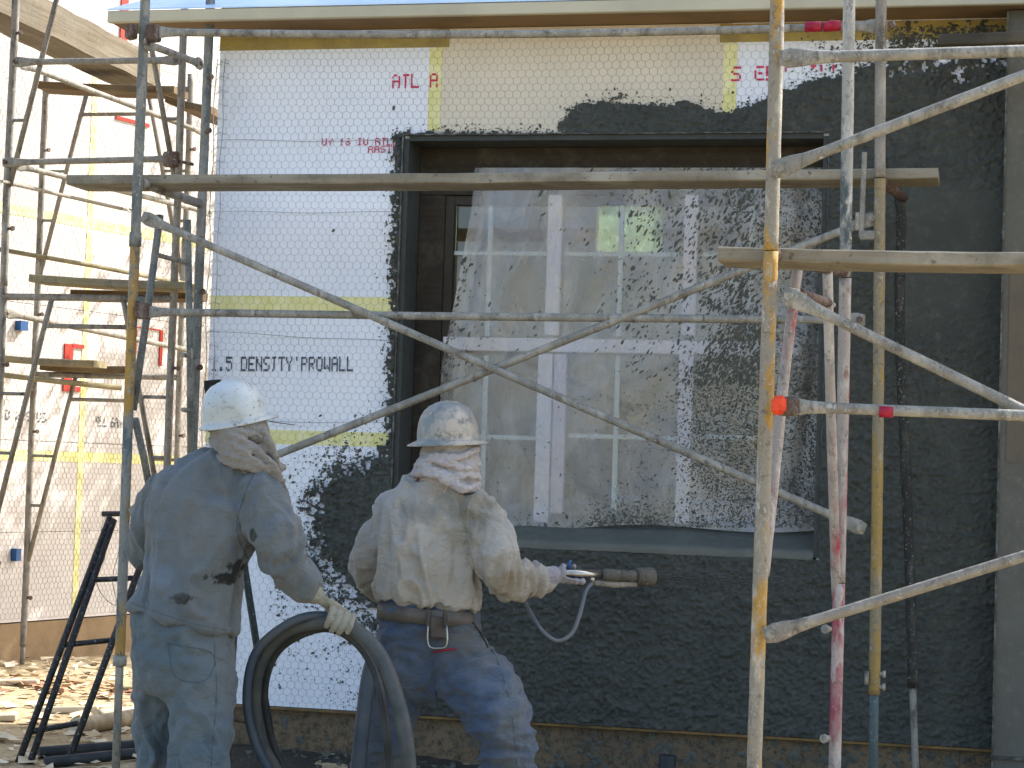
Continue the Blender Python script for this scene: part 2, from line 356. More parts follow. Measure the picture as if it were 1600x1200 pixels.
# ------------------------------------------------------------------ mesh building
class MB:
    def __init__(s): s.v, s.f, s.s = [], [], []
    def add(s, verts, faces, smooth=False):
        o = len(s.v); s.v.extend([tuple(p) for p in verts]); s.f.extend([tuple(i + o for i in f) for f in faces]); s.s.extend([smooth] * len(faces))
        return s
    def tube(s, path, r, n=10, caps=True, ref=None, smooth=True):
        """r: number, or list of numbers / (a,b) pairs; a is along ref side"""
        path = [np.asarray(p, float) for p in path]; k = len(path)
        rs = r if isinstance(r, list) else [r] * k
        V, prev = [], None
        for i in range(k):
            t = unit(path[min(i + 1, k - 1)] - path[max(i - 1, 0)])
            if ref is not None: u = np.asarray(ref, float)
            elif prev is not None: u = prev
            else: u = A(0, 0, 1) if abs(t[2]) < .9 else A(1, 0, 0)
            u = unit(u - t * (u @ t)); prev = u; q = np.cross(t, u)
            a, b = rs[i] if isinstance(rs[i], tuple) else (rs[i], rs[i])
            for j in range(n):
                an = 2 * math.pi * j / n; V.append(path[i] + u * a * math.cos(an) + q * b * math.sin(an))
        F = [(i * n + j, i * n + (j + 1) % n, (i + 1) * n + (j + 1) % n, (i + 1) * n + j) for i in range(k - 1) for j in range(n)]
        s.add(V, F, smooth)
        if caps:
            o = len(s.v) - len(V); s.f.append(tuple(o + j for j in range(n))[::-1]); s.f.append(tuple(o + (k - 1) * n + j for j in range(n))); s.s += [False, False]
        return s
    def obox(s, c, ax, ay, az, h, bev=0.0):
        c = np.asarray(c, float); X = [unit(ax), unit(ay), unit(az)]; h = list(h); bev = min(bev, .45 * min(h) * 2)
        if bev <= 0:
            V = [c + X[0] * h[0] * a + X[1] * h[1] * b + X[2] * h[2] * d for a in (-1, 1) for b in (-1, 1) for d in (-1, 1)]
            return s.add(V, [(0, 1, 3, 2), (4, 6, 7, 5), (0, 4, 5, 1), (2, 3, 7, 6), (0, 2, 6, 4), (1, 5, 7, 3)])
        V, I = [], {}
        for a in (-1, 1):
            for b in (-1, 1):
                for d in (-1, 1):
                    for t in range(3):
                        sg = (a, b, d); p = c.copy()
                        for k in range(3): p = p + X[k] * sg[k] * (h[k] if k == t else h[k] - bev)
                        I[(a, b, d, t)] = len(V); V.append(p)
        F = []
        def key(ax_, sv, o1, v1, o2, v2, t):
            q = [0, 0, 0]; q[ax_] = sv; q[o1] = v1; q[o2] = v2; return I[(q[0], q[1], q[2], t)]
        for t in range(3):
            o1, o2 = (t + 1) % 3, (t + 2) % 3
            for sv in (-1, 1): F.append(tuple(key(t, sv, o1, x, o2, y, t) for x, y in ((-1, -1), (1, -1), (1, 1), (-1, 1))))
            for s1 in (-1, 1):
                for s2 in (-1, 1):
                    F.append((key(o1, s1, o2, s2, t, -1, o1), key(o1, s1, o2, s2, t, 1, o1), key(o1, s1, o2, s2, t, 1, o2), key(o1, s1, o2, s2, t, -1, o2)))
        for a in (-1, 1):
            for b in (-1, 1):
                for d in (-1, 1): F.append((I[(a, b, d, 0)], I[(a, b, d, 1)], I[(a, b, d, 2)]))
        return s.add(V, F)
    def box(s, lo, hi, bev=0.0):
        lo, hi = np.asarray(lo, float), np.asarray(hi, float)
        return s.obox((lo + hi) / 2, (1, 0, 0), (0, 1, 0), (0, 0, 1), (hi - lo) / 2, bev)
    def prism(s, poly, axis, d0, d1):
        """extrude an (a,b) polygon; axis 1: (x,z) along y"""
        k = len(poly); V = [(a, d0, b) for a, b in poly] + [(a, d1, b) for a, b in poly]
        F = [tuple(range(k)), tuple(range(2 * k - 1, k - 1, -1))] + [(i, (i + 1) % k, k + (i + 1) % k, k + i) for i in range(k)]
        return s.add(V, F)
    def mesh(s, name, origin, fix=True):
        me = bpy.data.meshes.new(name); o = np.asarray(origin, float)
        v = np.asarray(s.v, float) - o
        me.from_pydata(v.tolist(), [], s.f); me.polygons.foreach_set('use_smooth', s.s)
        if fix:
            bm = bmesh.new(); bm.from_mesh(me); bmesh.ops.recalc_face_normals(bm, faces=bm.faces); bm.to_mesh(me); bm.free()
        me.update(); return me

def rough_tube(path, r, n=14, lump=.05, seed=1, step=.035):
    P = np.array(path, float); L = np.concatenate([[0], np.cumsum(np.linalg.norm(np.diff(P, axis=0), axis=1))])
    k = max(4, int(L[-1] / step)); ss = np.linspace(0, L[-1], k)
    Q = np.stack([np.interp(ss, L, P[:, i]) for i in range(3)], -1)
    mb = MB().tube(list(Q), r, n); V = np.array(mb.v); c = np.repeat(Q, n, 0)
    f = 1 + lump * np.maximum(fbm(V * 30, seed, 3), -.2) * 1.6
    V = c + (V - c) * f[:, None]; mb.v = [tuple(x) for x in V]; return mb
ORI = {}
def tagit(o, label=None, cat=None, group=None, kind=None):
    if label: o['label'] = label
    if cat: o['category'] = cat
    if group: o['group'] = group
    if kind: o['kind'] = kind
    return o
def thing(name, label, cat, loc, group=None):
    o = bpy.data.objects.new(name, None); COL.objects.link(o); o.location = tuple(loc); o.empty_display_size = .1
    ORI[o.name] = np.asarray(loc, float); return tagit(o, label, cat, group)
def _obj(name, me, mat, loc):
    o = bpy.data.objects.new(name, me); COL.objects.link(o); me.materials.append(M[mat] if isinstance(mat, str) else mat)
    return o
def part(name, mb, mat, parent, label=None, kind=None, fix=True):
    og = ORI[parent.name]
    me = mb.mesh(name, og, fix) if isinstance(mb, MB) else mb
    if not isinstance(mb, MB): me.transform(Matrix.Translation(Vector(-og)))
    o = _obj(name, me, mat, og); o.parent = parent; ORI[o.name] = og
    return tagit(o, label, None, None, kind)
def single(name, mb, mat, label=None, cat=None, group=None, kind=None, fix=True):
    v = np.asarray(mb.v); lo, hi = v.min(0), v.max(0); og = A((lo[0] + hi[0]) / 2, (lo[1] + hi[1]) / 2, lo[2])
    o = _obj(name, mb.mesh(name, og, fix), mat, og); o.location = tuple(og); ORI[o.name] = og
    return tagit(o, label, cat, group, kind)
def T(path, r, n=10, **k): return MB().tube(path, r, n, **k)
def B(lo, hi, bev=0.0): return MB().box(lo, hi, bev)
def curve(pts, seg=8):
    P = [np.asarray(p, float) for p in pts]; P = [2 * P[0] - P[1]] + P + [2 * P[-1] - P[-2]]; out = []
    for i in range(1, len(P) - 2):
        for k in range(seg):
            t = k / seg; a, b, c, d = P[i - 1:i + 3]
            out.append(.5 * ((2 * b) + (c - a) * t + (2 * a - 5 * b + 4 * c - d) * t * t + (3 * b - a - 3 * c + d) * t ** 3))
    out.append(P[-2]); return out

# ------------------------------------------------------------------ ground
XL, XR = -1.47, 2.157              # left corner of the house, inner corner on the right
WX0, WX1, WZ0, WZ1 = -.531, 1.389, 1.20, 3.037   # window opening in the wall face
PLATE = .395
def gz(x, y):
    P = np.stack([np.asarray(x, float), np.asarray(y, float), np.zeros_like(np.asarray(x, float))], -1)
    base = .12 + .03 * fbm(P * .8, 3) + .012 * fbm(P * 5, 9)
    near = sst(-.6, -.02, P[..., 1]) * sst(-1.9, -1.3, P[..., 0]) * (1 - sst(.05, .3, P[..., 1]))
    return base + .075 * near
gx = np.concatenate([[-80, -40, -20, -12, -8], np.arange(-6, 4.01, .09), [5, 8, 14, 25, 50, 90]])
gy = np.concatenate([[-90, -40, -20, -12], np.arange(-9.5, 6.01, .09), [7, 9, 13, 20, 40, 90]])
GX, GY = np.meshgrid(gx, gy); GZ = gz(GX, GY)
V = np.stack([GX.ravel(), GY.ravel(), GZ.ravel()], -1); nx, ny = len(gx), len(gy)
F = [(j * nx + i, j * nx + i + 1, (j + 1) * nx + i + 1, (j + 1) * nx + i) for j in range(ny - 1) for i in range(nx - 1)]
g = MB(); g.add(V, F, True)
single('ground', g, 'dirt', kind='structure', fix=False)

# ------------------------------------------------------------------ main house
house = thing('house', 'house wall half covered with fresh dark mortar around a wide recessed window', 'house', ((XL + XR) / 2, 1.0, 0))
HY = 2.2                            # depth of this wing
wb = MB()
wb.box((XL, .036, PLATE), (WX0, .30, 3.56)); wb.box((WX1, .036, PLATE), (XR + 2.6, .30, 3.56))
wb.box((WX0, .036, PLATE), (WX1, .30, WZ0 - .03)); wb.box((WX0, .036, WZ1 + .002), (WX1, .30, 3.56))
wb.box((XL, .302, PLATE), (XL + .14, HY, 3.56))
o0, o1 = atY(940, 318, HY), atY(1040, 398, HY)     # small opening in the rear wall seen through the window
wb.box((XL + .142, HY - .14, PLATE), (o0[0], HY, 3.56)); wb.box((o1[0], HY - .14, PLATE), (5, HY, 3.56))
wb.box((o0[0], HY - .14, PLATE), (o1[0], HY, o1[2])); wb.box((o0[0], HY - .14, o0[2]), (o1[0], HY, 3.56))
part('wall_core', wb, 'room', house)
part('rear_pane', B((o0[0] + .001, HY - .06, o1[2] + .001), (o1[0] - .001, HY - .056, o0[2] - .001)), 'film_rear', house)
part('room_floor', B((XL + .15, .302, .3), (5, HY - .145, .394)), 'room', house)
part('upper_floor', B((XL, .0, 3.562), (5, HY, 3.70)), 'soffit', house)
part('added_storey', B((-1.35, .95, 3.702), (6, HY + .3, 7.2)), 'foam', house)  # storey added out of view to keep the sun off wall and workers
# roof strip with fascia under the added storey
ro = MB(); ro.add([(-1.93, -.27, 3.612), (6, -.27, 3.612), (6, .95, 4.02), (-1.93, .95, 4.02), (-1.93, -.27, 3.604), (6, -.27, 3.604), (6, .95, 3.98), (-1.93, .95, 3.98)],
                  [(0, 1, 2, 3), (7, 6, 5, 4), (0, 4, 5, 1), (1, 5, 6, 2), (2, 6, 7, 3), (3, 7, 4, 0)])
roof = part('roof', ro, 'underlay', house)
part('fascia', B((-1.93, -.268, 3.548), (6, -.235, 3.603), .004), 'fascia', roof)
part('soffit', B((-1.92, -.234, 3.5505), (6, -.002, 3.561)), 'soffit', roof)
# foundation and screed
part('foundation', B((XL - .01, .012, -.2), (XR + .02, .30, PLATE - .012)), 'concrete', house)
part('weep_screed', B((XL - .005, -.02, PLATE - .012), (XR - .003, .03, PLATE - .001)), 'gold_screed', house)
# foam boards
def board(poly, mat='foam'):
    part('foam_board', MB().prism(poly, 1, 0.0, .0345), mat, house)
g2 = .0015
def rect(x0, x1, z0, z1, mat='foam'): board([(x0 + g2, z0 + g2), (x1 - g2, z0 + g2), (x1 - g2, z1 - g2), (x0 + g2, z1 - g2)], mat)
J1, J2, R1, R2, TOP = -.406, .956, 1.645, 2.265, 3.549
rect(XL, WX0, PLATE, R1); rect(XL, WX0, R1, R2)
board([(XL + g2, R2 + g2), (WX0 - g2, R2 + g2), (WX0 - g2, WZ1 + g2), (J1 - g2, WZ1 + g2), (J1 - g2, TOP), (XL + g2, TOP)])
rect(J1, J2, WZ1, TOP, 'foam_beige')
board([(J2 + g2, WZ1 + g2), (WX1 + g2, WZ1 + g2), (WX1 + g2, R2 + g2), (XR, R2 + g2), (XR, TOP), (J2 + g2, TOP)])
rect(WX1, XR, R1, R2); rect(WX1, XR, PLATE, R1); rect(WX0, J2 - .3, PLATE, WZ0 - .03); rect(J2 - .3, WX1, PLATE, WZ0 - .03)
for (x0, x1, z0, z1, mt) in [(XL, WX0 - .02, R1 - .035, R1 + .03, 'tape'), (XL, WX0 - .02, R2 - .03, R2 + .035, 'tape'), (J1 - .032, J1 + .028, WZ1 + .04, 3.46, 'tape'),
                             (J2 - .03, J2 + .03, WZ1 + .03, 3.46, 'tape'), (XL, J1 + .06, 3.462, 3.545, 'tape_shaded'), (J2 - .05, XR, 3.462, 3.545, 'tape_shaded')]:
    part('seam_tape', B((x0, -.0022, z0), (x1, -.0005, z1)), mt, house)
part('paper_flap', MB().obox(atY(333, 617, -.02), (1, 0, .1), (0, 1, 0), (-.1, 0, 1), (.04, .004, .07)), 'black_paper', house)

# printed lettering, dot by dot like the ink-jet print on the boards
GL = {'A': '0E11111F111111', 'T': '1F040404040404', 'L': '1010101010101F', 'S': '0F10100E01011E', 'E': '1F10101E10101F', 'P': '1E11111E101010', 'U': '1111111111110E',
      'V': '11111111110A04', '1': '040C040404040E', '6': '0608101E11110E', 'I': '0E04040404040E', 'M': '111B1515111111', '5': '1F101E0101110E', '.': '00000000000C0C',
      'D': '1E11111111111E', 'N': '11191915131311', 'Y': '11110A04040404', 'R': '1E11111E141211', 'O': '0E11111111110E', 'W': '11111115151B11', "'": '04040000000000',
      'B': '1E11111E11111E', ' ': '00000000000000'}
def lettering(text, p0, p1, hgt, mat, parent, Y=-.0035, rows=range(7), drop=.08, frame=None):
    """p0..p1: left and right ends of the top line in (x, z) on the wall"""
    p0, p1 = np.array(p0, float), np.array(p1, float); d = p1 - p0; adv = d / (len(text) * 6 - 1); up = hgt / 6.2
    mb = MB(); n_ = np.array([-d[1], d[0]]) / np.linalg.norm(d)
    for i, ch in enumerate(text):
        gl_ = GL[ch]
        for r in rows:
            bits = int(gl_[2 * r:2 * r + 2], 16)
            for c in range(5):
                if bits >> (4 - c) & 1 and random.random() > drop:
                    q = p0 + adv * (i * 6 + c + .5) - n_ * up * r; q = q + np.array([random.uniform(-.06, .06) * up, random.uniform(-.06, .06) * up])
                    s1, s2 = np.linalg.norm(adv) * random.uniform(.5, .62), up * random.uniform(.5, .64)
                    pts = [(q[0] + a * s1, q[1] + b * s2) for a, b in ((-1, -.5), (-.5, -1), (.5, -1), (1, -.5), (1, .5), (.5, 1), (-.5, 1), (-1, .5))]
                    if frame is None: mb.add([(a, Y, b) for a, b in pts], [tuple(range(8))])
                    else: mb.add([frame(a, b) for a, b in pts], [tuple(range(8))])
    part('printed_lettering', mb, mat, parent, kind='stuff', fix=False)
def wl(px, py): q = atY(px, py, -.0035); return (q[0], q[2])
lettering('ATL A', wl(613, 118), wl(684, 116), .058, 'ink_red', house)
lettering('S EP', wl(1143, 106), wl(1212, 104), .058, 'ink_red', house)
lettering('S ILLA', wl(1226, 104), wl(1335, 102), .058, 'ink_red', house, rows=range(3))
lettering('UY 16 IU ATLA', wl(503, 217), wl(622, 216), .03, 'ink_red', house)
lettering('AASTM', wl(575, 229), wl(622, 228), .028, 'ink_red', house)
lettering("1.5 DENSITY'PROWALL", wl(330, 559), wl(552, 559), .06, 'ink_grey', house, drop=.05)

# window surround, sill
win = part('window', MB().box((-.392, .205, 1.29), (-.352, .26, 2.80)).box((1.241, .205, 1.29), (1.281, .26, 2.80)).box((-.350, .206, 1.291), (1.24, .259, 1.33)).box((-.35, .206, 2.76), (1.24, .259, 2.799)), 'frame_dirty', house)
part('buck', MB().box((WX0 + .012, .19, 2.803), (WX1 - .012, .30, WZ1 - .012), .003), 'buck', win)
part('buck', MB().box((WX0 + .012, .192, 1.25), (-.394, .30, 2.802), .003), 'buck', win)
part('buck', MB().box((1.283, .192, 1.25), (WX1 - .012, .30, 2.802), .003), 'buck', win)
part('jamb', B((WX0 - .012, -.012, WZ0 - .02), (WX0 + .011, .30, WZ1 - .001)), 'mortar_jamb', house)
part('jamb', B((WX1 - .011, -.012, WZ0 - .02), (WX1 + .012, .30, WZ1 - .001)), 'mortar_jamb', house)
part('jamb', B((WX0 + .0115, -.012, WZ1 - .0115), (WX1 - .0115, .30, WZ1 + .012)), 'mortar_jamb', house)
sl_ = MB(); ns = 60
prof = [(-.022, WZ0 - .03), (-.024, WZ0 - .004), (-.014, WZ0 + .008), (.02, WZ0 + .014), (.10, WZ0 + .045), (.19, WZ0 + .085), (.21, WZ0 + .09)]
V = []; F = []
for i in range(ns + 1):
    x = WX0 + .012 + (WX1 - WX0 - .024) * i / ns
    for j, (y, z) in enumerate(prof):
        e = .006 * float(fbm(np.array([[x * 9, y * 30, 2.2]]), 5)[0]); V.append((x, y - .3 * e, z + e))
k = len(prof)
F = [(i * k + j, (i + 1) * k + j, (i + 1) * k + j + 1, i * k + j + 1) for i in range(ns) for j in range(k - 1)]
part('sill', MB().add(V, F, True), 'mortar_smooth', house)
for (lo, hi) in [((WX0 - .020, -.026, WZ0), (WX0 - .0125, -.002, WZ1 + .02)), ((WX0 - .012, -.026, WZ1 + .0125), (WX1 + .012, -.002, WZ1 + .019)), ((WX1 + .0125, -.022, WZ0), (WX1 + .016, -.002, WZ1))]:
    part('casing_bead', B(lo, hi), 'bead', house)
# sash bars and panes
def vbar(pt, pb, wpx, mat, Y=.2, th=.03, name='mullion'):
    a, b = atY(*pt, Y), atY(*pb, Y); x = (a[0] + b[0]) / 2; h = wpx / 2 / 337.0
    part(name, B((x - h, Y - .006, b[2]), (x + h, Y + th, a[2]), .003), mat, win)
def hbar(pl, pr, wpx, mat, Y=.2, th=.028, name='rail'):
    a, b = atY(*pl, Y), atY(*pr, Y); z = (a[2] + b[2]) / 2; h = wpx / 2 / 337.0
    part(name, B((a[0], Y - .004, z - h), (b[0], Y + th, z + h), .003), mat, win)
vbar((868, 285), (862, 524), 22, 'vinyl'); vbar((1082, 285), (1075, 524), 21, 'vinyl')
vbar((852, 553), (845, 818), 23, 'vinyl'); vbar((876, 553), (868, 818), 20, 'vinyl_shaded', .215); vbar((1072, 553), (1066, 818), 22, 'vinyl')
hbar((692, 541), (1246, 541), 21, 'vinyl')
for pt, pb in [((768, 285), (762, 526)), ((974, 285), (966, 526)), ((760, 555), (752, 818)), ((966, 555), (958, 818)), ((1178, 285), (1170, 526))]:
    vbar(pt, pb, 8, 'muntin', .236, .008, 'muntin')
for pl, pr in [((700, 396), (855, 396)), ((881, 397), (1069, 398)), ((1094, 398), (1246, 399)), ((700, 683), (838, 683)), ((887, 683), (1058, 683)), ((1082, 684), (1246, 685))]:
    hbar(pl, pr, 7, 'muntin', .2345, .008, 'muntin')
for (x0, x1) in [(-.35, .155), (.157, .78), (.782, 1.24)]:
    for (z0, z1) in [(1.332, 2.11), (2.112, 2.758)]:
        part('pane', B((x0, .246, z0), (x1, .250, z1)), 'glass', win)

# wing on the right, set forward
wing = part('wing_wall', B((XR + .003, -.16, -.1), (XR + 2.5, .30, 3.545)), 'mortar_dry', house)
part('casing_bead', B((XR - .004, -.168, .3), (XR + .004, -.1602, 3.54)), 'bead', wing)
part('weep_screed', B((XR + .005, -.175, PLATE - .02), (XR + 2.5, -.1602, PLATE - .008)), 'bead', wing)
part('base_coat_patch', B((XR + .03, -.1635, 1.62), (XR + .6, -.1605, 2.42)), 'wing_patch', wing)

# ---- wet mortar coat as a relief
MPOLY = [(872, 208), (876, 190), (890, 172), (915, 160), (960, 158), (1020, 163), (1080, 160), (1108, 171), (1135, 177), (1160, 167), (1195, 158), (1225, 142), (1260, 130), (1310, 116),
         (1350, 104), (1400, 90), (1440, 84), (1480, 82), (1520, 84), (1640, 86), (1640, 1230), (628, 1230), (624, 1060), (598, 985), (535, 925), (490, 880), (478, 820), (482, 775), (505, 745), (545, 722), (590, 706), (630, 690), (900, 690), (900, 208)]
ST = .0054
xs = np.arange(-1.0, XR - .001, ST); zs = np.arange(PLATE + .002, 3.54, ST)
X, Zz = np.meshgrid(xs, zs); Xf, Zf = X.ravel(), Zz.ravel()
PP = pix(np.stack([Xf, np.zeros_like(Xf), Zf], -1))
sd = sdpoly(PP, MPOLY)
P3 = np.stack([Xf, Zf, np.zeros_like(Xf)], -1)
nz1 = fbm(P3 * 22, 11, 4); nz2 = fbm(P3 * 88, 21, 3)
a1 = np.where(PP[:, 0] < 640, 24, np.where(PP[:, 1] < 260, 7 + 20 * sst(1290, 1400, PP[:, 0]), 10))
a2 = np.where(PP[:, 0] < 640, 46 + 30 * sst(880, 960, PP[:, 1]), np.where(PP[:, 1] < 260, 5 + 46 * sst(1290, 1400, PP[:, 0]), 10))
ur_ = sst(1360, 1420, PP[:, 0]) * (1 - sst(190, 240, PP[:, 1]))
sd_e = sd * (1 - .55 * ur_) + 15 * ur_
cov = sd_e + a1 * nz1 + a2 * nz2
# strips caught on the netting beside and above the window
strip = np.maximum(15 - np.abs(PP[:, 0] - (626 - (PP[:, 1] - 215) * .028)), -60)
strip = np.where((PP[:, 1] > 208) & (PP[:, 1] < 720), strip, -60)
strip2 = np.where((PP[:, 0] > 622) & (PP[:, 0] < 900), 7 - np.abs(PP[:, 1] - 212), -60)
cov = np.maximum(cov, np.maximum(strip * .8 + 16 * nz2 - 2, strip2 + 9 * nz2 - 1))
hole = (Xf > WX0 - .012) & (Xf < WX1 + .012) & (Zf > WZ0 - .028) & (Zf < WZ1 + .012)
cov = np.where(hole, -99, cov)
keep = cov > 0
rough_amp = 1 - .72 * sst(1370, 1420, PP[:, 0]) * sst(270, 330, PP[:, 1]) * (1 - sst(470, 560, PP[:, 1]))
rough_amp = rough_amp * (1 - .15 * sst(1380, 1450, PP[:, 0]))
l1 = fbm(np.stack([Xf * 26, Zf * 40, 0 * Xf], -1) + .5 * np.stack([nz1, nz1, nz1], -1), 31, 3)
l2 = fbm(np.stack([Xf * 70, Zf * 80, 0 * Xf], -1), 41, 2); l3 = fbm(np.stack([Xf * 7, Zf * 15, 0 * Xf], -1), 51, 3)
hgt = .004 + .015 * sst(0, 22, cov) + rough_amp * (.010 * np.maximum(l1, -.35) + .0155 * np.maximum(l2, -.3) + .006 * l3)
hgt = np.maximum(hgt, .0015)
nxg, nzg = len(xs), len(zs)
K = keep.reshape(nzg, nxg)
Q = K[:-1, :-1] & K[1:, :-1] & K[:-1, 1:] & K[1:, 1:]
jj, ii = np.nonzero(Q); base = jj * nxg + ii
quads = np.stack([base, base + 1, base + nxg + 1, base + nxg], -1)
used = np.unique(quads); remap = np.zeros(len(Xf), int); remap[used] = np.arange(len(used))
V = np.stack([Xf, -.003 - hgt, Zf], -1)[used]
V[:, 0] += .002 * vn(V * 160, 3); V[:, 2] += .002 * vn(V * 160, 4)
mo = MB(); mo.v = V.tolist(); mo.f = remap[quads].tolist(); mo.s = [True] * len(quads)
part('mortar_coat', mo, 'mortar', house, 'rough fresh dark grey mortar sprayed over the boards', 'stuff', fix=False)

# ---- splats
def splats(pts, dirs, rads, elong, Yf, rise=.4):
    """pts (n,2) on wall; flattened lumps facing -y"""
    V, F = [], []
    for p, d, r, e in zip(pts, dirs, rads, elong):
        k = random.choice((5, 6, 7)); o = len(V); n_ = np.array([-d[1], d[0]])
        y = Yf(p) if callable(Yf) else Yf
        V.append((p[0], y - r * rise - .001, p[1]))
        a0 = random.random() * 6
        for j in range(k):
            a = a0 + 2 * math.pi * j / k; rr = r * random.uniform(.6, 1.25)
            q = p + d * math.cos(a) * rr * e + n_ * math.sin(a) * rr; V.append((q[0], y, q[1]))
        F += [(o, o + 1 + j, o + 1 + (j + 1) % k) for j in range(k)]
    mb = MB(); mb.add(V, F, False); return mb
cand = rng.random((360000, 2)) * [1.3 * 900 * 1.08, 1130] + [420, 40]
sdc = sdpoly(cand, MPOLY)
den = np.zeros(len(cand)); x_, y_ = cand[:, 0], cand[:, 1]
ul = (x_ > 1240) & (y_ < 300)
den = np.where(ul, np.exp(sdc / 40.) * 1.2 * sst(1200, 1400, x_), den)
den = np.where((x_ > 1300) & (y_ < 170), np.maximum(den, 1.5 * sst(1310, 1420, x_) * sst(15, 70, y_)), den)
den = np.where((x_ > 860) & (x_ <= 1300) & (y_ < 230), np.maximum(den, np.exp(sdc / 6.) * .6), den)
den = np.where((x_ < 640) & (y_ > 640) & (y_ < 900), np.exp(sdc / 20.) * .9, den)
den = np.where((x_ < 640) & (y_ >= 900), np.exp(sdc / 44.) * 1.0, den)
sx = 620 - (y_ - 215) * .028
den = np.where((y_ > 200) & (y_ < 720) & (x_ < 640), np.maximum(den, np.exp(-np.abs(x_ - sx) / 6.) * .8), den)
den = np.where((x_ > 615) & (x_ < 900) & (y_ > 190) & (y_ < 222), np.maximum(den, np.exp(-np.abs(y_ - 209) / 6.) * .8), den)
den = np.maximum(den, .0004 * (x_ > 430) * (x_ < 640)) * (sdc < 6)
cl = fbm(np.concatenate([cand / 30., np.zeros((len(cand), 1))], 1), 77, 3)
den *= np.clip(.75 + 1.3 * cl, .05, 2.)
ok = rng.random(len(cand)) < den * .62
pw = np.array([wl(*q) for q in cand[ok]])
ok2 = ~((pw[:, 0] > WX0 - .02) & (pw[:, 0] < WX1 + .02) & (pw[:, 1] > WZ0 - .05) & (pw[:, 1] < WZ1 + .012)) & (pw[:, 1] > PLATE) & (pw[:, 1] < 3.53) & (pw[:, 0] < XR - .01)
pw = pw[ok2]; an = rng.normal(1.0, .7, len(pw)); rad = np.clip(rng.lognormal(-5.9, .42, len(pw)), .0014, .007)
part('mortar_splatter', splats(pw, np.stack([np.cos(an), np.sin(an)], -1), rad, rng.uniform(1, 2.1, len(pw)), -.004), 'splat', house, None, 'stuff', fix=False)
# splashes on the foundation
cand = rng.random((900, 2)) * [XR - XL, PLATE - .19] + [XL, .17]
okf = rng.random(900) < sst(-.6, .8, cand[:, 0]) * .8 + .05
cand = cand[okf]; an = rng.normal(1.57, .6, len(cand))
part('mortar_splatter', splats(cand, np.stack([np.cos(an), np.sin(an)], -1), np.clip(rng.lognormal(-5.0, .6, len(cand)), .003, .025), rng.uniform(1, 1.6, len(cand)), .011, .2), 'splat', house, None, 'stuff', fix=False)

# ---- hexagonal wire netting
def hexnet(x0, x1, z0, z1, skip, place, r=.00052, w_=.038, jit=.0016):
    hh = w_ * 1.12; V, F = [], []; rows = int((z1 - z0) / (hh * .75)) + 2; cols = int((x1 - x0) / w_) + 2; J = {}
    def node(key, x, z):
        if key not in J:
            wv = .004 * math.sin(z * 9 + x * 2) ; J[key] = (x + random.uniform(-jit, jit) + wv * .5, z + random.uniform(-jit, jit) + wv)
        return J[key]
    for j in range(rows):
        for i in range(cols):
            cx = x0 + (i + (.5 if j % 2 else 0)) * w_; cz = z0 + j * hh * .75; b = 2 * i + (j % 2)
            top = node((b, 3 * j + 2), cx, cz + hh / 2); ul_ = node((b - 1, 3 * j + 1), cx - w_ / 2, cz + hh / 4)
            ll_ = node((b - 1, 3 * j - 1), cx - w_ / 2, cz - hh / 4); ur_ = node((b + 1, 3 * j + 1), cx + w_ / 2, cz + hh / 4)
            for (p, q, k) in ((top, ul_, 1), (top, ur_, 1), (ul_, ll_, 1.5)):
                mx_, mz_ = (p[0] + q[0]) / 2, (p[1] + q[1]) / 2
                if not (x0 <= mx_ <= x1 and z0 <= mz_ <= z1) or skip(mx_, mz_): continue
                d = np.array([q[0] - p[0], q[1] - p[1]]); L = math.hypot(*d); nn = (-d[1] / L * r * k, d[0] / L * r * k); o = len(V)
                for (e, off) in ((p, -.005), (q, -.005)):
                    off = off - .003 * math.sin(e[0] * 37 + e[1] * 23)
                    V += [(e[0] + nn[0], off, e[1] + nn[1]), (e[0] - nn[0], off, e[1] - nn[1]), (e[0], off - 1.6 * r, e[1])]
                F += [(o, o + 1, o + 4, o + 3), (o + 1, o + 2, o + 5, o + 4), (o + 2, o, o + 3, o + 5)]
    mb = MB(); mb.v = [place(*v) for v in V]; mb.f = F; mb.s = [False] * len(F); return mb
def deep(x, z):
    if WX0 - .005 < x < WX1 + .005 and WZ0 - .03 < z < WZ1 + .005: return True
    p = pix(A(x, 0, z))
    return p[0] > 660 and (p[1] > 300 or (p[0] > 900 and p[1] > 205)) 
net = hexnet(XL - .01, XR - .01, PLATE + .005, 3.545, deep, lambda a, y, b: (a, y, b))
part('wire_netting', net, 'wire', house, 'hexagonal wire netting stapled over the foam boards', 'stuff', fix=False)
lw = MB()
for (px0, px1, py0, py1, hi_) in [(330, 630, 219, 221, 1), (330, 628, 331, 332, 1), (322, 622, 518, 534, 1), (318, 618, 655, 662, 1)]:
    a, b = atY(px0, py0, -.009), atY(px1, py1, -.009)
    lw.tube([a + (b - a) * t + A(0, 0, .004 * math.sin(9 * t)) for t in np.linspace(0, 1, 12)], .0011, 4)
part('line_wire', lw, 'wire', house, None, 'stuff')
cw = MB()      # netting bunched round the left corner
for k in range(46):
    z = .45 + k * .067
    cw.tube([(XL + .05, -.008, z), (XL + .012, -.016, z + .01), (XL - .012, .004, z - .005), (XL - .014, .05, z + .012)], .0012, 4)
cw.tube([(XL + .03 + .006 * math.sin(k * 1.7), -.012 - .004 * math.cos(k), .42 + k * .1) for k in range(31)], .002, 5)
cw.tube([(XL - .01 + .006 * math.sin(k * 1.3), -.016 - .004 * math.cos(k), .42 + k * .1) for k in range(31)], .0025, 5)
part('corner_netting', cw, 'wire', house, None, 'stuff')
part('wire_end', T([atY(405, 655, -.02), atY(430, 660, -.06), atY(460, 664, -.08)], .002, 5), 'black_paper', house)

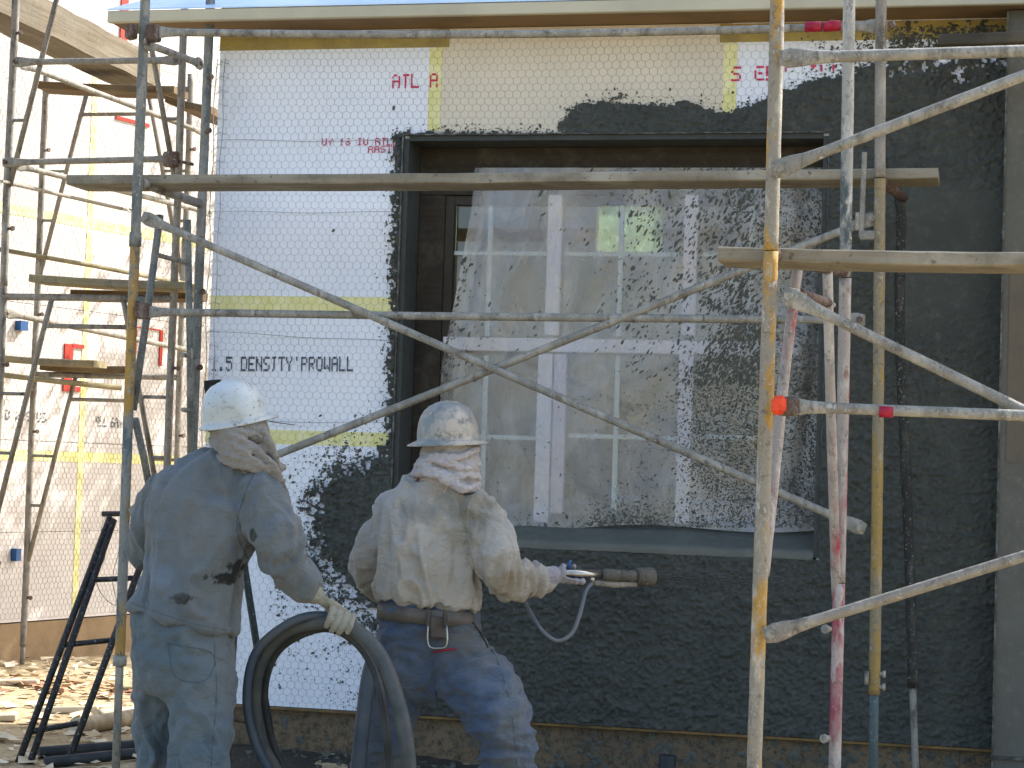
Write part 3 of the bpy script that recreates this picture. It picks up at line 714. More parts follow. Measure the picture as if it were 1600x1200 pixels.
# ------------------------------------------------------------------ plastic sheet over the window
nu, nv = 150, 130
V, F, UVp = [], [], []
def sheet_edge(v):      # v 0 top .. 1 bottom: left and right pixel edges
    l = np.interp(v, [0, .12, .35, .55, .62, 1], [742, 736, 712, 690, 688, 690]); r = np.interp(v, [0, .2, .6, 1], [1284, 1284, 1281, 1277]); return l, r
U_, V_ = np.meshgrid(np.linspace(0, 1, nu), np.linspace(0, 1, nv)); U_, V_ = U_.ravel(), V_.ravel()
El, Er = sheet_edge(V_)
PXs = El + (Er - El) * U_; PYs = 262 + (826 + 6 * np.sin(U_ * 9) - 262) * V_
N3 = np.stack([U_ * 6 + 1.5 * V_, V_ * 1.8, 0 * U_], -1)
fold = .016 * fbm(N3 * 1.6, 5, 4) + .010 * (1 - np.abs(fbm(np.stack([U_ * 9 + 4 * V_, V_ * 3, 0 * U_], -1), 15, 3)) * 2) 
edge = np.exp(-U_ * 14); fold = fold + .02 * edge * np.sin(U_ * 90 + 5 * V_) + .012 * sst(.75, 1, U_) * np.sin(U_ * 70 + V_ * 8)
tens = .35 + .65 * sst(0, .25, 1 - V_)
Ys = .155 - fold * tens - .02 * np.sin(V_ * math.pi)
Ys = np.where(V_ > .93, np.minimum(Ys, .15 - .01 * U_), Ys)
SH = np.stack([atY(a, b, c) for a, b, c in zip(PXs, PYs, Ys)])
F = [(j * nu + i, j * nu + i + 1, (j + 1) * nu + i + 1, (j + 1) * nu + i) for j in range(nv - 1) for i in range(nu - 1)]
sheet = MB(); sheet.add(SH, F, True)
sheet_o = single('plastic_sheet', sheet, 'film', 'milky wrinkled plastic sheet taped over the window, speckled with mortar', 'plastic sheet', fix=False)
# mortar dashes thrown on the sheet
cand = rng.random((120000, 2)); u, v = cand[:, 0], cand[:, 1]
l_, r_ = sheet_edge(v); cx_ = l_ + (r_ - l_) * u; cy_ = 262 + 562 * v
d1 = .11 * sst(900, 1040, cx_) + .007
d2 = .42 * sst(1085, 1130, cx_) * (1 - sst(520, 640, cy_)) * .8
core = np.exp(-(((cx_ - 1165 + (cy_ - 660) * .12) / 62.) ** 2 + ((cy_ - 640) / 115.) ** 2)) * 1.5
core2 = sst(1010, 1120, cx_) * sst(520, 640, cy_) * .55
rgt = 1.1 * sst(1215, 1275, cx_)
bot = np.exp(-(824 - cy_ + 14 * np.sin(cx_ / 41.) - 10 * sst(950, 1250, cx_)) / 13.) * 1.2
lft = .35 * np.exp(-u * 26) * (v > .25)
den = d1 + d2 + core + core2 + bot + lft + rgt
den *= np.clip(.8 + 1.1 * fbm(np.stack([cx_ / 40., cy_ / 40., 0 * cx_], -1), 91, 3), .15, 2)
ok = rng.random(len(u)) < np.clip(den, 0, 1) * (.42 + .12 * (cy_ > 600))
u, v, cx_, cy_ = u[ok], v[ok], cx_[ok], cy_[ok]
ys = []
Yg = SH[:, 1].reshape(nv, nu)
iv = np.clip((v * (nv - 1)).astype(int), 0, nv - 2); iu = np.clip((u * (nu - 1)).astype(int), 0, nu - 2)
ysl = np.minimum(np.minimum(Yg[iv, iu], Yg[iv + 1, iu]), np.minimum(Yg[iv, iu + 1], Yg[iv + 1, iu + 1])) - .002
pts = np.stack([atY(a, b, c) for a, b, c in zip(cx_, cy_, ysl)])
sp_ = MB(); V = []; F = []
for p in pts:
    pxy = pix(p); dense = pxy[1] > 600 or pxy[0] > 1200
    ang = random.gauss(1.0, .28) if not dense else random.gauss(1.0, .9)
    d = np.array([math.cos(ang), 0, math.sin(ang)]); nn = np.array([-d[2], 0, d[0]])
    r = min(max(random.lognormvariate(-5.92, .4), .0016), .008); e = random.uniform(1.6, 3.8) if not dense else random.uniform(1, 2.2)
    r = r * (.72 if dense else 1)
    k = 6; o = len(V); V.append(p + A(0, -.4 * r - .001, 0)); a0 = random.random()
    for j in range(k):
        a = a0 + 2 * math.pi * j / k; rr = r * random.uniform(.65, 1.2); V.append(p + d * math.cos(a) * rr * e + nn * math.sin(a) * rr)
    F += [(o, o + 1 + j, o + 1 + (j + 1) % k) for j in range(k)]
sp_.add(V, F, False)
part('mortar_splatter', sp_, 'splat', sheet_o, None, 'stuff', fix=False)

# ------------------------------------------------------------------ neighbouring house on the left
CP, CD = A(-4.287, 3.58), unit(A(.262, .965)); CN = A(CD[1], -CD[0])      # base line and outward normal (towards +x)
def cw_pt(t, off, z): q = CP + CD * t + CN * off; return A(q[0], q[1], z)
def cslab(t0, t1, o0, o1, z0, z1):
    mb = MB(); V = [cw_pt(t, o, z) for t in (t0, t1) for o in (o0, o1) for z in (z0, z1)]
    return mb.add(V, [(0, 1, 3, 2), (4, 6, 7, 5), (0, 4, 5, 1), (2, 3, 7, 6), (0, 2, 6, 4), (1, 5, 7, 3)])
def on_c(px, py):
    d = _ray(px, py); n3 = A(CN[0], CN[1], 0); t = ((A(CP[0], CP[1], 0) - CAMP) @ n3) / (d @ n3); p = CAMP + d * t
    return (p[:2] - CP) @ CD, p[2]
nb = thing('house', 'sunlit neighbouring house wall of netted white foam boards at far left', 'house', cw_pt(2, 0, 0))
part('wall_core', cslab(-3.5, 9, -3.0, -.037, .39, 6.4), 'room', nb)
part('foundation', cslab(-3.5, 9, -3.0, .02, -.2, .385), 'concrete_tan', nb)
zrow = [.392, 1.0, 1.62, 2.55, 3.17, 4.4, 5.4, 6.4]
tcol = [-3.5, -.8, .75, 2.1, 3.4, 4.7, 9]
for a in range(len(zrow) - 1):
    for b in range(len(tcol) - 1):
        part('foam_board', cslab(tcol[b] + .002, tcol[b + 1] - .002, -.036, 0, zrow[a] + .002, zrow[a + 1] - .002), 'foam_pink', nb)
for z in (1.52, 3.17): part('seam_tape', cslab(-1.0, 4.5, .0005, .002, z - .035, z + .035), 'tape', nb)
for t in (.75, 3.4): part('seam_tape', cslab(t - .03, t + .03, .0022, .003, .45, 4.3), 'tape', nb)
def crect(px0, py0, px1, py1, mat, name='flashing_tape', o0=.002, o1=.012):
    t0, z0 = on_c(px0, py0); t1, z1 = on_c(px1, py1)
    part(name, cslab(min(t0, t1), max(t0, t1), o0, o1, min(z0, z1), max(z0, z1)), mat, nb)
crect(100, 537, 110, 612, 'red_flash'); crect(110.5, 537, 130, 545, 'red_flash'); crect(110.5, 604, 124, 612, 'red_flash')
crect(207, 515, 209.5, 600, 'red_flash'); crect(210, 512, 250, 515, 'red_flash'); crect(249, 516, 251, 572, 'red_flash')
crect(180, 186, 232, 194, 'red_flash'); crect(191, -60, 197, 66, 'red_flash')
crect(24, 501, 35, 517, 'blue_plastic', 'outlet_box', .001, .05); crect(17, 857, 24, 876, 'blue_plastic', 'outlet_box', .001, .05)
def cframe(a, b): q = cw_pt(a, .004, b); return tuple(q)
for txt, q0, q1, h in (('LD WAS US', (0, 640), (72, 646), .06), ('ALL BAN', (150, 652), (190, 655), .06)):
    a0, b0 = on_c(*q0); a1, b1 = on_c(*q1); lettering(txt, (a0, b0), (a1, b1), h, 'ink_grey', nb, drop=.25, frame=cframe)
netc = hexnet(-.9, 3.6, .40, 4.6, lambda a, b: False, lambda a, y, b: tuple(cw_pt(a, -y, b)), r=.0009, w_=.045)
part('wire_netting', netc, 'wire_far', nb, None, 'stuff', fix=False)

# ------------------------------------------------------------------ scaffolding
TR = .0215
def sleeve(mb, p, h=.05, r=.0265): mb.tube([p - A(0, 0, h), p + A(0, 0, h)], r, 14)
def stub(mb, p, d, L=.05, r=.009):
    d = unit(d); mb.tube([p, p + d * L], r, 8); mb.tube([p + d * L, p + d * (L + .012)], r * 1.6, 8)
def post_path(x0, y0, z0, x1, y1, z1, n=9, wob=.003):
    a, b = A(x0, y0, z0), A(x1, y1, z1)
    return [a + (b - a) * t + A(wob * math.sin(7 * t + x0 * 3), wob * math.cos(5 * t + y0), 0) for t in np.linspace(0, 1, n)]
def cut(path, z0, z1):
    out = []
    P = np.array(path); zz = np.concatenate([[z0], P[(P[:, 2] > z0) & (P[:, 2] < z1), 2], [z1]])
    return [A(np.interp(z, P[:, 2], P[:, 0]), np.interp(z, P[:, 2], P[:, 1]), z) for z in zz]

# -- frame at the left end of the wall
fa = thing('scaffold_frame', 'worn teal and yellow scaffold frame at the left corner of the mortared wall', 'scaffold frame', (XL, -.52, .12), 'scaffold frames')
pf = post_path(XL, -.895, .1, XL, -.895, 4.3); pb = post_path(XL, -.15, .1, XL, -.15, 4.3)
p = part('post', rough_tube(cut(pf, 2.46, 4.3), TR), 'teal_grime', fa); q = MB(); sleeve(q, cut(pf, 2.46, 3)[0], .03); part('coupling', q, 'teal_grime', p); q = MB(); stub(q, cut(pf, 2.2, 3)[0], (1, -.3, 0), .035); part('lock_pin', q, 'teal_grime', fa)
part('post', rough_tube(cut(pf, .66, 2.458), TR), 'yellow_left', fa)
q = MB(); sleeve(q, cut(pf, .66, 2)[0], .022, .029); q.tube(cut(pf, .1, .637), .0175, 12); part('screw_jack', q, 'galv', fa)
part('post', rough_tube(pb, TR), 'teal_grime', fa)
part('bearer', T([A(XL, -.865, 2.71), A(XL, -.19, 2.71)], .021, 12), 'galv_dark', fa)
part('bearer', T([A(XL, -.865, 3.93), A(XL, -.19, 3.93)], .021, 12), 'galv_dark', fa)
for a, b in (((250, 337), (208, 640)), ((211, 655), (236, 775)), ((293, 343), (298, 735))):
    part('inner_leg', T([atX(*a, XL), (atX(*a, XL) + atX(*b, XL)) / 2 + A(.004, 0, 0), atX(*b, XL)], .0165, 10), 'teal_grime', fa)
for z, y0, y1 in ((2.42, -.70, -.32), (2.0, -.32, -.17), (1.75, -.29, -.17), (1.5, -.24, -.17)):
    part('rung', T([A(XL, y0, z), A(XL, y1, z)], .011, 8), 'galv_dark', fa)
for z in (3.3, 3.05, 2.3, 1.95, 1.3): q = MB(); stub(q, A(XL, -.15, z), (.5, -.6, 0), .05); part('brace_pin', q, 'rust', fa)
# -- frame at the right end of the same bay
fr_ = thing('scaffold_frame', 'mustard scaffold frame with a mortar-caked rear leg in front of the dark wall', 'scaffold frame', (1.70, -.52, .12), 'scaffold frames')
t0, t1 = atY(1374.6, 0, -.9), atY(1365, 1200, -.9)
pfr = post_path(t1[0] + .004, -.9, .1, t0[0] - .003, -.9, 4.3)
part('post', rough_tube(cut(pfr, 2.72, 4.3), TR), 'galv_dark', fr_); part('post', rough_tube(cut(pfr, .69, 2.715), TR * 1.03), 'yellow_back', fr_)
q = MB(); q.tube(cut(pfr, .1, .689), .0175, 12); part('screw_jack', q, 'jack_teal', fr_)
q = MB(); c0 = cut(pfr, .71, 2)[0]; q.tube([c0 + A(-.03, -.02, .02), c0 + A(-.03, -.02, .07)], .008, 8); stub(q, c0 + A(0, 0, .06), (1, 0, 0), .03); stub(q, c0 + A(0, 0, .01), (1, 0, 0), .03); part('jack_latch', q, 'galv', fr_)
t0, t1 = atY(1404, 300, -.15), atY(1431, 1200, -.15)
pbr = [A(*atY(px, py, -.15)) for px, py in ((1402, 296), (1406, 315), (1408, 345), (1406, 430), (1407, 560), (1414, 700), (1420, 850), (1425, 1000), (1427, 1075))]
part('post', T(curve(pbr, 4), [.0215 + .0035 * float(vn(np.array([[k * .9, 3.1, .2]]), 8)[0]) for k in range(len(curve(pbr, 4)))], 14), 'mortar_tube', fr_, 'rear leg caked with dark mortar')
part('screw_jack', T([atY(1426, 1070, -.15), atY(1431, 1215, -.15), atY(1433, 1240, -.15)], .015, 12), 'galv_dark', fr_)
part('bearer', T([atY(1374, 281, -.9), atY(1412, 309, -.15)], .021, 12), 'rust', fr_)
q = MB(); a, b = atY(1351, 238, -.9), atY(1346, 372, -.9); q.obox((a + b) / 2, (1, 0, 0), (0, 1, 0), b - a, (.010, .012, np.linalg.norm(b - a) / 2), .003)
c0 = atY(1356, 368, -.9); q.obox(c0, (1, 0, 0), (0, 1, 0), (0, 0, 1), (.03, .018, .018), .004); a = atY(1340, 346, -.9); q.obox(a, (1, 0, 0), (0, 1, 0), (0, 0, 1), (.009, .012, .035), .003)
part('hook_bracket', q, 'galv', fr_)
# -- near frame on the right
BF, BB = A(1.462, -3.0), A(1.598, -1.75)
fb = thing('scaffold_frame', 'nearest scaffold frame with yellow front leg and white and red rear leg', 'scaffold frame', (1.53, -2.4, .12), 'scaffold frames')
pfb = post_path(1.458, -3.0, .1, 1.470, -3.0, 4.3); pbb = post_path(1.612, -1.75, .1, 1.59, -1.75, 4.3)
part('post', rough_tube(cut(pfb, 2.195, 4.3), TR), 'yellow_worn', fb); part('post', rough_tube(cut(pfb, .1, 2.192), TR * 1.02), 'yellow_worn', fb)
part('post', rough_tube(cut(pbb, 2.24, 4.3), TR), 'white_teal', fb); part('post', rough_tube(cut(pbb, 1.16, 2.236), TR), 'white_red', fb); part('post', rough_tube(cut(pbb, .1, 1.157), TR), 'red_worn', fb)
def bfp(px, py):      # point in the frame's own plane
    n3 = A(-(BB - BF)[1], (BB - BF)[0], 0); d = _ray(px, py); t = ((A(BF[0], BF[1], 0) - CAMP) @ n3) / (d @ n3); return CAMP + d * t
part('bearer', T([A(1.465, -2.98, 2.185), A(1.594, -1.77, 2.262)], .024, 14), 'rust', fb)
for ps in (((1247, 412), (1226, 580), (1210, 740), (1193, 900)), ((1293, 425), (1297, 600), (1303, 800), (1307, 930))):
    part('inner_leg', rough_tube(curve([bfp(*q_) for q_ in ps], 4), .0175, 12), 'white_red', fb)
part('sub_bearer', T([bfp(1248, 458), bfp(1296, 474)], .017, 10), 'rust', fb)
for px, py in ((1308, 478), (1302, 982), (1300, 1152)): q = MB(); stub(q, bfp(px, py) + A(-.01, -.03, 0), (-.5, -.8, 0), .02, .010); part('lock_pin', q, 'galv', fb)

def brace(p0, p1, r=.0165, mat='galv', label='', name='cross_brace', group='scaffold braces and rails', sag=0.0, flat=.10, ends=(1, 1), plate='galv', yref=(0, 1, 0)):
    p0, p1 = np.asarray(p0, float), np.asarray(p1, float); L = np.linalg.norm(p1 - p0); d = (p1 - p0) / L
    NS = max(12, int(L / .045)); ts = [0, .03, .06, .06 + flat * .4, .06 + flat]
    ss = [t / L for t in ts] + list(np.linspace((.06 + flat + .05) / L, 1 - (.06 + flat + .05) / L, NS)) + [1 - t / L for t in ts[::-1]]
    prof_ = [(.004, .022), (.004, .030), (.005, .028), (r * .6, r * 1.25), (r, r)]
    rs = [prof_[k] if ends[0] else (r, r) for k in range(5)] + [(r, r)] * NS + [prof_[4 - k] if ends[1] else (r, r) for k in range(5)]
    up = unit(np.cross(d, np.asarray(yref, float)))
    path = [p0 + d * L * s + up * sag * math.sin(math.pi * s) for s in ss]
    th = thing(name, label, 'brace' if name == 'cross_brace' else 'guard rail', (p0 + p1) / 2, group)
    tb_ = MB().tube(path, rs, 14, ref=yref); V_t = np.array(tb_.v); c_t = np.repeat(np.array(path), 14, 0)
    tb_.v = [tuple(x) for x in c_t + (V_t - c_t) * (1 + .05 * fbm(V_t * 26, 5, 3))[:, None]]
    part('tube', tb_, mat, th)
    for e, pt, sg in ((ends[0], p0, 1), (ends[1], p1, -1)):
        if e:
            q = MB(); q.tube([pt + d * sg * .022 + A(0, -.016, 0), pt + d * sg * .022 + A(0, .012, 0)], .009, 8); q.tube([pt + d * sg * .022 + A(0, -.022, 0), pt + d * sg * .022 + A(0, -.014, 0)], .014, 6)
            part('bolt', q, plate, th)
    return th
YA = -.925
r1 = brace(atY(228, 50, YA), atY(1386, 40, YA + .05), label='long rail at the top of the wall with red tape near its right end', name='guard_rail', sag=-.022, plate='rust')
q = MB(); a, b = atY(1258, 42, YA), atY(1284, 41, YA); q.tube([a, b], .021, 14); part('tape_band', q, 'red_tape', r1)
a, b = atY(1286, 43, YA), atY(1314, 40, YA); part('tape_band', MB().tube([a, (a + b) / 2 + A(0, 0, .004), b], [.018, .024, .020], 12), 'red_tape', r1)
part('clamp', MB().obox(atY(205, 50, -.93), (1, 0, .2), (0, 1, 0), (0, 0, 1), (.02, .03, .03), .006), 'rust', r1); part('clamp', MB().obox(atY(240, 52, -.92), (1, 0, 0), (0, 1, 0), (0, 0, 1), (.028, .03, .036), .008), 'rust', r1); part('bolt', T([atY(1390, 42, -.9), atY(1399, 36, -.9)], .014, 8), 'rust', r1)
r2 = brace(atY(214, 487, YA), atY(1352, 500, YA + .04), label='long horizontal rail crossing the middle of the window', name='guard_rail', sag=-.004, plate='rust')
q = MB(); q.obox(atY(224, 486, -.925), (1, 0, 0), (0, 1, 0), (0, 0, 1), (.028, .028, .034), .006); part('clamp', q, 'rust', r2)
brace(atY(222, 338, YA - .03), atY(1352, 828, YA), label='scaffold brace slanting down to the right across the window')
brace(atY(203, 802, YA), atY(1372, 338, YA + .035), label='scaffold brace slanting up to the right across the window')
brace(atX(226, 67, XL + .03), atX(316, 101, XL + .03), .016, 'galv', 'short pipe across the left frame just below the top rail', 'guard_rail', flat=.05, yref=(1, 0, 0), plate='rust')
YB = -3.025
brace(atY(1218, 91, YB), atY(1720, 76, YB), .0175, 'galv', 'near rail leaving the frame at upper right', 'guard_rail')
brace(atY(1208, 268, YB), atY(1720, 72, YB - .035), .0165, 'galv', 'near brace rising to the upper right corner')
brace(atY(1222, 458, YB), atY(1720, 700, YB), .0165, 'galv', 'near brace slanting down to the right below the plank')
r3 = brace(atY(1208, 634, YB - .04), atY(1720, 654, YB - .04), .0165, 'galv', 'near rail with orange painted end and a red band', 'guard_rail', plate='rust')
q = MB(); q.obox(atY(1231, 635, YB - .04), (1, 0, 0), (0, 1, 0), (0, 0, 1), (.034, .022, .028), .01); part('clamp', q, 'rust', r3)
q = MB(); q.obox(atY(1217, 633, YB - .06), (1, 0, .1), (0, 1, 0), (0, 0, 1), (.022, .018, .028), .012); part('painted_end', q, 'orange_paint', r3)
part('tape_band', MB().tube([atY(1374, 642, YB - .04), atY(1396, 643, YB - .04)], .0185, 14), 'red_tape', r3)
brace(atY(1194, 994, YB), atY(1720, 832, YB), .0165, 'galv_dark', 'lower near brace rising to the right, half coated in mortar')

# -- planks
def plank(name, p0, p1, wdir, width, thick, mat, label, taper=0, seg=24, cat='plank'):
    """p0..p1: top near edge; wdir: horizontal direction towards the far edge"""
    p0, p1 = np.asarray(p0, float), np.asarray(p1, float); wd = unit(wdir); mb = MB(); V, F = [], []
    sec = [(0, -.004), (.004, 0), (width - .004, 0), (width, -.004), (width, -thick + .005), (width - .005, -thick), (.005, -thick), (0, -thick + .005)]
    up = unit(np.cross(np.cross(wd, p1 - p0), wd) * 0 + A(0, 0, 1))
    for i in range(seg + 1):
        t = i / seg; c = p0 + (p1 - p0) * t + up * (-.006 * math.sin(math.pi * t))
        for k, (a, b) in enumerate(sec):
            e = .0018 * float(vn(np.array([[c[0] * 14 + c[1] * 9, k * 3.1, c[2]]]), 6)[0]); V.append(c + wd * (a + e) + up * (b + e))
    F = [(i * 8 + k, i * 8 + (k + 1) % 8, (i + 1) * 8 + (k + 1) % 8, (i + 1) * 8 + k) for i in range(seg) for k in range(8)] + [tuple(range(8)), tuple(seg * 8 + k for k in range(7, -1, -1))]
    mb.add(V, F); return single(name, mb, mat, label, cat, 'scaffold planks')
plank('plank', atY(104, 273, -.80), atY(1466, 262, -.84), (0, 1, 0), .235, .042, 'plank', 'long weathered plank crossing the top of the window')
plank('plank', atY(1122, 385, -2.93), atY(1760, 393, -2.93), (0, 1, 0), .235, .042, 'plank', 'near plank entering from the right in front of the wall')
plank('plank', atY(1466, 53, -.62), atY(1700, 40, -.62), (0, 1, 0), .24, .045, 'plank_dark', 'dark mortar-stained plank at the upper right corner')

# -- scaffold tower in the side yard
def walk_frame(x0, x1, Y, zb, H, mat, parent, posts=True):
    zt = zb + H
    if posts:
        for x in (x0, x1):
            part('post', rough_tube(post_path(x, Y, zb - .02, x, Y, zt + .02, 5), .0215, 10, .05, 3, .06), mat, parent)
    part('bearer', T([A(x0, Y, zt - .08), A(x1, Y, zt - .08)], .0195, 10), mat, parent)
    wd = x1 - x0; sx_ = 1
    for s, x in ((1, x0), (-1, x1)):
        part('inner_leg', T([A(x + s * .29 * wd, Y, zt - .09), A(x + s * .24 * wd, Y, zt - .3), A(x + s * .012, Y, zt - 1.32)], .0155, 10), mat, parent)
    part('sub_bearer', T([A(x0 + .255 * wd, Y, zt - .24), A(x1 - .255 * wd, Y, zt - .24)], .013, 8), mat, parent)
    for s, x in ((1, x0), (-1, x1)):
        for dz, f_ in ((.62, .17), (.95, .10)):
            part('rung', T([A(x, Y, zt - dz), A(x + s * f_ * wd, Y, zt - dz)], .010, 8), mat, parent)
    for x in (x0, x1):
        for dz in (.3, 1.4): q = MB(); stub(q, A(x, Y, zb + dz), (.9, -.4, 0), .05); part('brace_pin', q, 'rust', parent)
c1x0, c1x1 = -3.25, -2.235
sy1 = thing('scaffold_frame', 'front scaffold frame of the tower in the sunny side yard', 'scaffold frame', ((c1x0 + c1x1) / 2, 1.4, .12), 'scaffold frames')
walk_frame(c1x0, c1x1, 1.4, .62, 1.86, 'galv_dark', sy1); walk_frame(c1x0, c1x1, 1.4, 2.48, 1.86, 'galv_dark', sy1)
q = MB(); q.tube([A(c1x0, 1.4, .1), A(c1x0, 1.4, .64)], .016, 10); part('screw_jack', q, 'galv_dark', sy1); part('screw_jack', T([A(c1x1, 1.4, .1), A(c1x1, 1.4, .64)], .016, 10), 'galv_dark', sy1)
c2x0, c2x1 = -4.075, -3.04
sy2 = thing('scaffold_frame', 'rear scaffold frame of the side yard tower against the sunlit wall', 'scaffold frame', ((c2x0 + c2x1) / 2, 3.5, .12), 'scaffold frames')
walk_frame(c2x0, c2x1, 3.5, .28, 1.86, 'galv_dark', sy2); walk_frame(c2x0, c2x1, 3.5, 2.16, 1.88, 'galv_dark', sy2)
part('screw_jack', T([A(c2x0, 3.5, .1), A(c2x0, 3.5, .3)], .016, 10), 'galv_dark', sy2); part('screw_jack', T([A(c2x1, 3.5, .1), A(c2x1, 3.5, .3)], .016, 10), 'galv_dark', sy2)
Yc = 1.375
def rail(a, b, r, lab, mat='galv_dark', **k): return brace(a, b, r, mat, lab, 'guard_rail', plate='rust', **k)
rail(atY(20, 97, Yc), atY(282, 94, Yc), .0175, 'upper short rail of the side yard tower')
ra = rail(atY(4, 254, Yc), atY(282, 248, Yc), .0175, 'lower short rail of the side yard tower with a rusty end clamp')
q = MB(); q.obox(atY(268, 249, Yc), (1, 0, 0), (0, 1, 0), (0, 0, 1), (.045, .025, .042), .01); q.tube([atY(280, 252, Yc), atY(302, 257, Yc)], .009, 8); part('clamp', q, 'rust', ra)
rail(atY(30, 99, 1.43), atY(322, 209, 3.46), .0165, 'highest rail running back along the side yard tower', mat='galv', yref=(1, 0, 0))
rail(atY(25, 258, 1.43), atY(331, 333, 3.46), .0165, 'second rail running back along the side yard tower', mat='galv', yref=(1, 0, 0))
rail(atY(8, 489, 1.43), atY(305, 549, 3.46), .0165, 'third and lowest rail running back along the side yard tower', yref=(1, 0, 0))
brace(atY(-12, 280, 1.2), atY(207, 330, 3.0), .011, 'galv_dark', 'thin rod behind the left plank end in the side yard')
single('wood_strip', T([atY(-10, 388, 1.9), atY(150, 416, 2.6), atY(308, 447, 3.3)], .014, 6), 'plank_pale', 'thin pale wood strip slanting behind the side yard plank', 'wood strip')
single('wood_strip', T([atY(-10, 584, 2.9), atY(90, 596, 3.1), atY(190, 606, 3.3)], .018, 6), 'plank_pale', 'pale wood strip below the lower side yard planks', 'wood strip')
plank('plank', atY(45, 428, 1.32), atY(286, 440, 1.32), (0, 1, 0), .24, .042, 'plank_pale', 'short pale plank on the front frame of the side yard tower')
plank('plank', atY(110, 452, 1.60), atY(300, 452, 1.60), (0, 1, 0), .24, .05, 'plank_brown', 'short brown plank just behind the pale one on the side yard tower')
plank('plank', atY(-30, 552, 3.1), atY(147, 563, 3.1), (0, 1, 0), .2, .042, 'plank_pale', 'yellowish plank lying lowest in the side yard')
plank('plank', atY(62, 568, 3.38), atY(196, 572, 3.38), (0, 1, 0), .24, .042, 'plank_brown', 'brown plank on the rear frame of the side yard tower')
# heavy beam running back at the top left
bx = atY(250, 138, 3.7)
bz = bx[2]
mb = MB(); V, F = [], []
for i in range(25):
    t = i / 24; y = .2 + 3.5 * t
    for k, (a, b) in enumerate(((0, 0), (0, .20), (-.28, .20), (-.28, 0))):
        e = .004 * float(vn(np.array([[y * 9, k * 2.0, 1.0]]), 4)[0]); V.append((bx[0] + a + e, y, bz + b + e))
F = [(i * 4 + k, i * 4 + (k + 1) % 4, (i + 1) * 4 + (k + 1) % 4, (i + 1) * 4 + k) for i in range(24) for k in range(4)] + [(0, 1, 2, 3), (99, 98, 97, 96)]
mb.add(V, F); single('timber_beam', mb, 'plank_y', 'thick sunlit timber running back along the top left', 'timber')
plank('plank', atY(56, 126, 3.05), atY(272, 134, 3.05), (0, 1, 0), .24, .045, 'plank_brown', 'brown plank under the thick timber at the top left')
plank('plank', atY(258, 148, 2.6), atY(330, 166, 2.6), (0, 1, 0), .75, .045, 'plank_brown', 'brown plank end beside the left corner of the wall')
# -- black steel frame leaning behind the left worker
bl = thing('ladder', 'black steel ladder frame leaning behind the left leg of the scaffold', 'ladder', atZ(60, 1190, .12))
def L3(px, py): # leaning plane: nearer at the bottom
    return atY(px, py, np.interp(py, [800, 1230], [.15, -.45]))
for a, b in (((172, 808), (14, 1230)), ((178, 812), (34, 1230)), ((232, 850), (92, 1230))):
    part('rail', T([L3(*a), (L3(*a) + L3(*b)) / 2, L3(*b)], .0165, 10), 'black_steel', bl)
for a, b in (((160, 803), (240, 802)), ((146, 906), (214, 903)), ((98, 1008), (176, 1000)), ((50, 1143), (122, 1130))):
    part('rung', T([L3(*a), L3(*b)], .013, 8), 'black_steel', bl)
cp = curve([L3(165, 806), L3(158, 830), L3(164, 870), L3(150, 900), L3(160, 930), L3(182, 945), L3(176, 905), L3(186, 860)], 6)
single('wire_coil', T(cp, .0018, 4), 'galv', 'thin tangled wire hanging from the black ladder frame', 'wire')
# -- dark green trestle between the left worker and the wall
gt = thing('trestle', 'dark green pipe trestle standing behind the left worker', 'trestle', atZ(390, 1180, .17))
for a, b, y0, y1 in (((380, 872), (430, 1195), -.55, -.35), ((372, 872), (354, 1195), -.55, -.7)):
    part('leg', T([atY(*a, y0), atY(*b, y1)], .0165, 10), 'green_pipe', gt)
part('top_bar', T([atY(330, 876, -.55), atY(386, 872, -.55)], .018, 10), 'green_pipe', gt)
part('cross_bar', T([atY(345, 1120, -.68), atY(402, 1128, -.42)], .013, 8), 'rust', gt)

# ------------------------------------------------------------------ people
R0, F0, UP = _R0, _F0, _Z
def loft(mb, rows, n=20, round_ends=(1, 1)):
    """rows: (centre, u, w) with half-axis vectors"""
    rows = [tuple(np.asarray(x, float) for x in r) for r in rows]
    if round_ends[0]:
        c, u, w_ = rows[0]; t = unit(rows[1][0] - c); h = min(np.linalg.norm(u), np.linalg.norm(w_)) * .8
        rows = [(c - t * h, u * .05, w_ * .05), (c - t * h * .86, u * .5, w_ * .5), (c - t * h * .5, u * .85, w_ * .85)] + rows
    if round_ends[1]:
        c, u, w_ = rows[-1]; t = unit(c - rows[-2][0]); h = min(np.linalg.norm(u), np.linalg.norm(w_)) * .8
        rows = rows + [(c + t * h * .5, u * .85, w_ * .85), (c + t * h * .86, u * .5, w_ * .5), (c + t * h, u * .05, w_ * .05)]
    V = []
    for c, u, w_ in rows:
        for j in range(n): a = 2 * math.pi * j / n; V.append(c + u * math.cos(a) + w_ * math.sin(a))
    k = len(rows)
    F = [(i * n + j, i * n + (j + 1) % n, (i + 1) * n + (j + 1) % n, (i + 1) * n + j) for i in range(k - 1) for j in range(n)]
    F += [tuple(range(n - 1, -1, -1)), tuple((k - 1) * n + j for j in range(n))]
    mb.add(V, F, True); return mb
def limb(mb, pts, rads, n=16, flat=1.0):
    P = curve(pts, 4); R = np.interp(np.linspace(0, 1, len(P)), np.linspace(0, 1, len(rads)), rads); rows = []; u = None
    for i, p_ in enumerate(P):
        t = unit(P[min(i + 1, len(P) - 1)] - P[max(i - 1, 0)])
        if u is None: u = np.cross(t, A(.3, .9, .2))
        u = unit(u - t * (u @ t)); rows.append((p_, u * R[i], np.cross(t, u) * R[i] * flat))
    return loft(mb, rows, n)
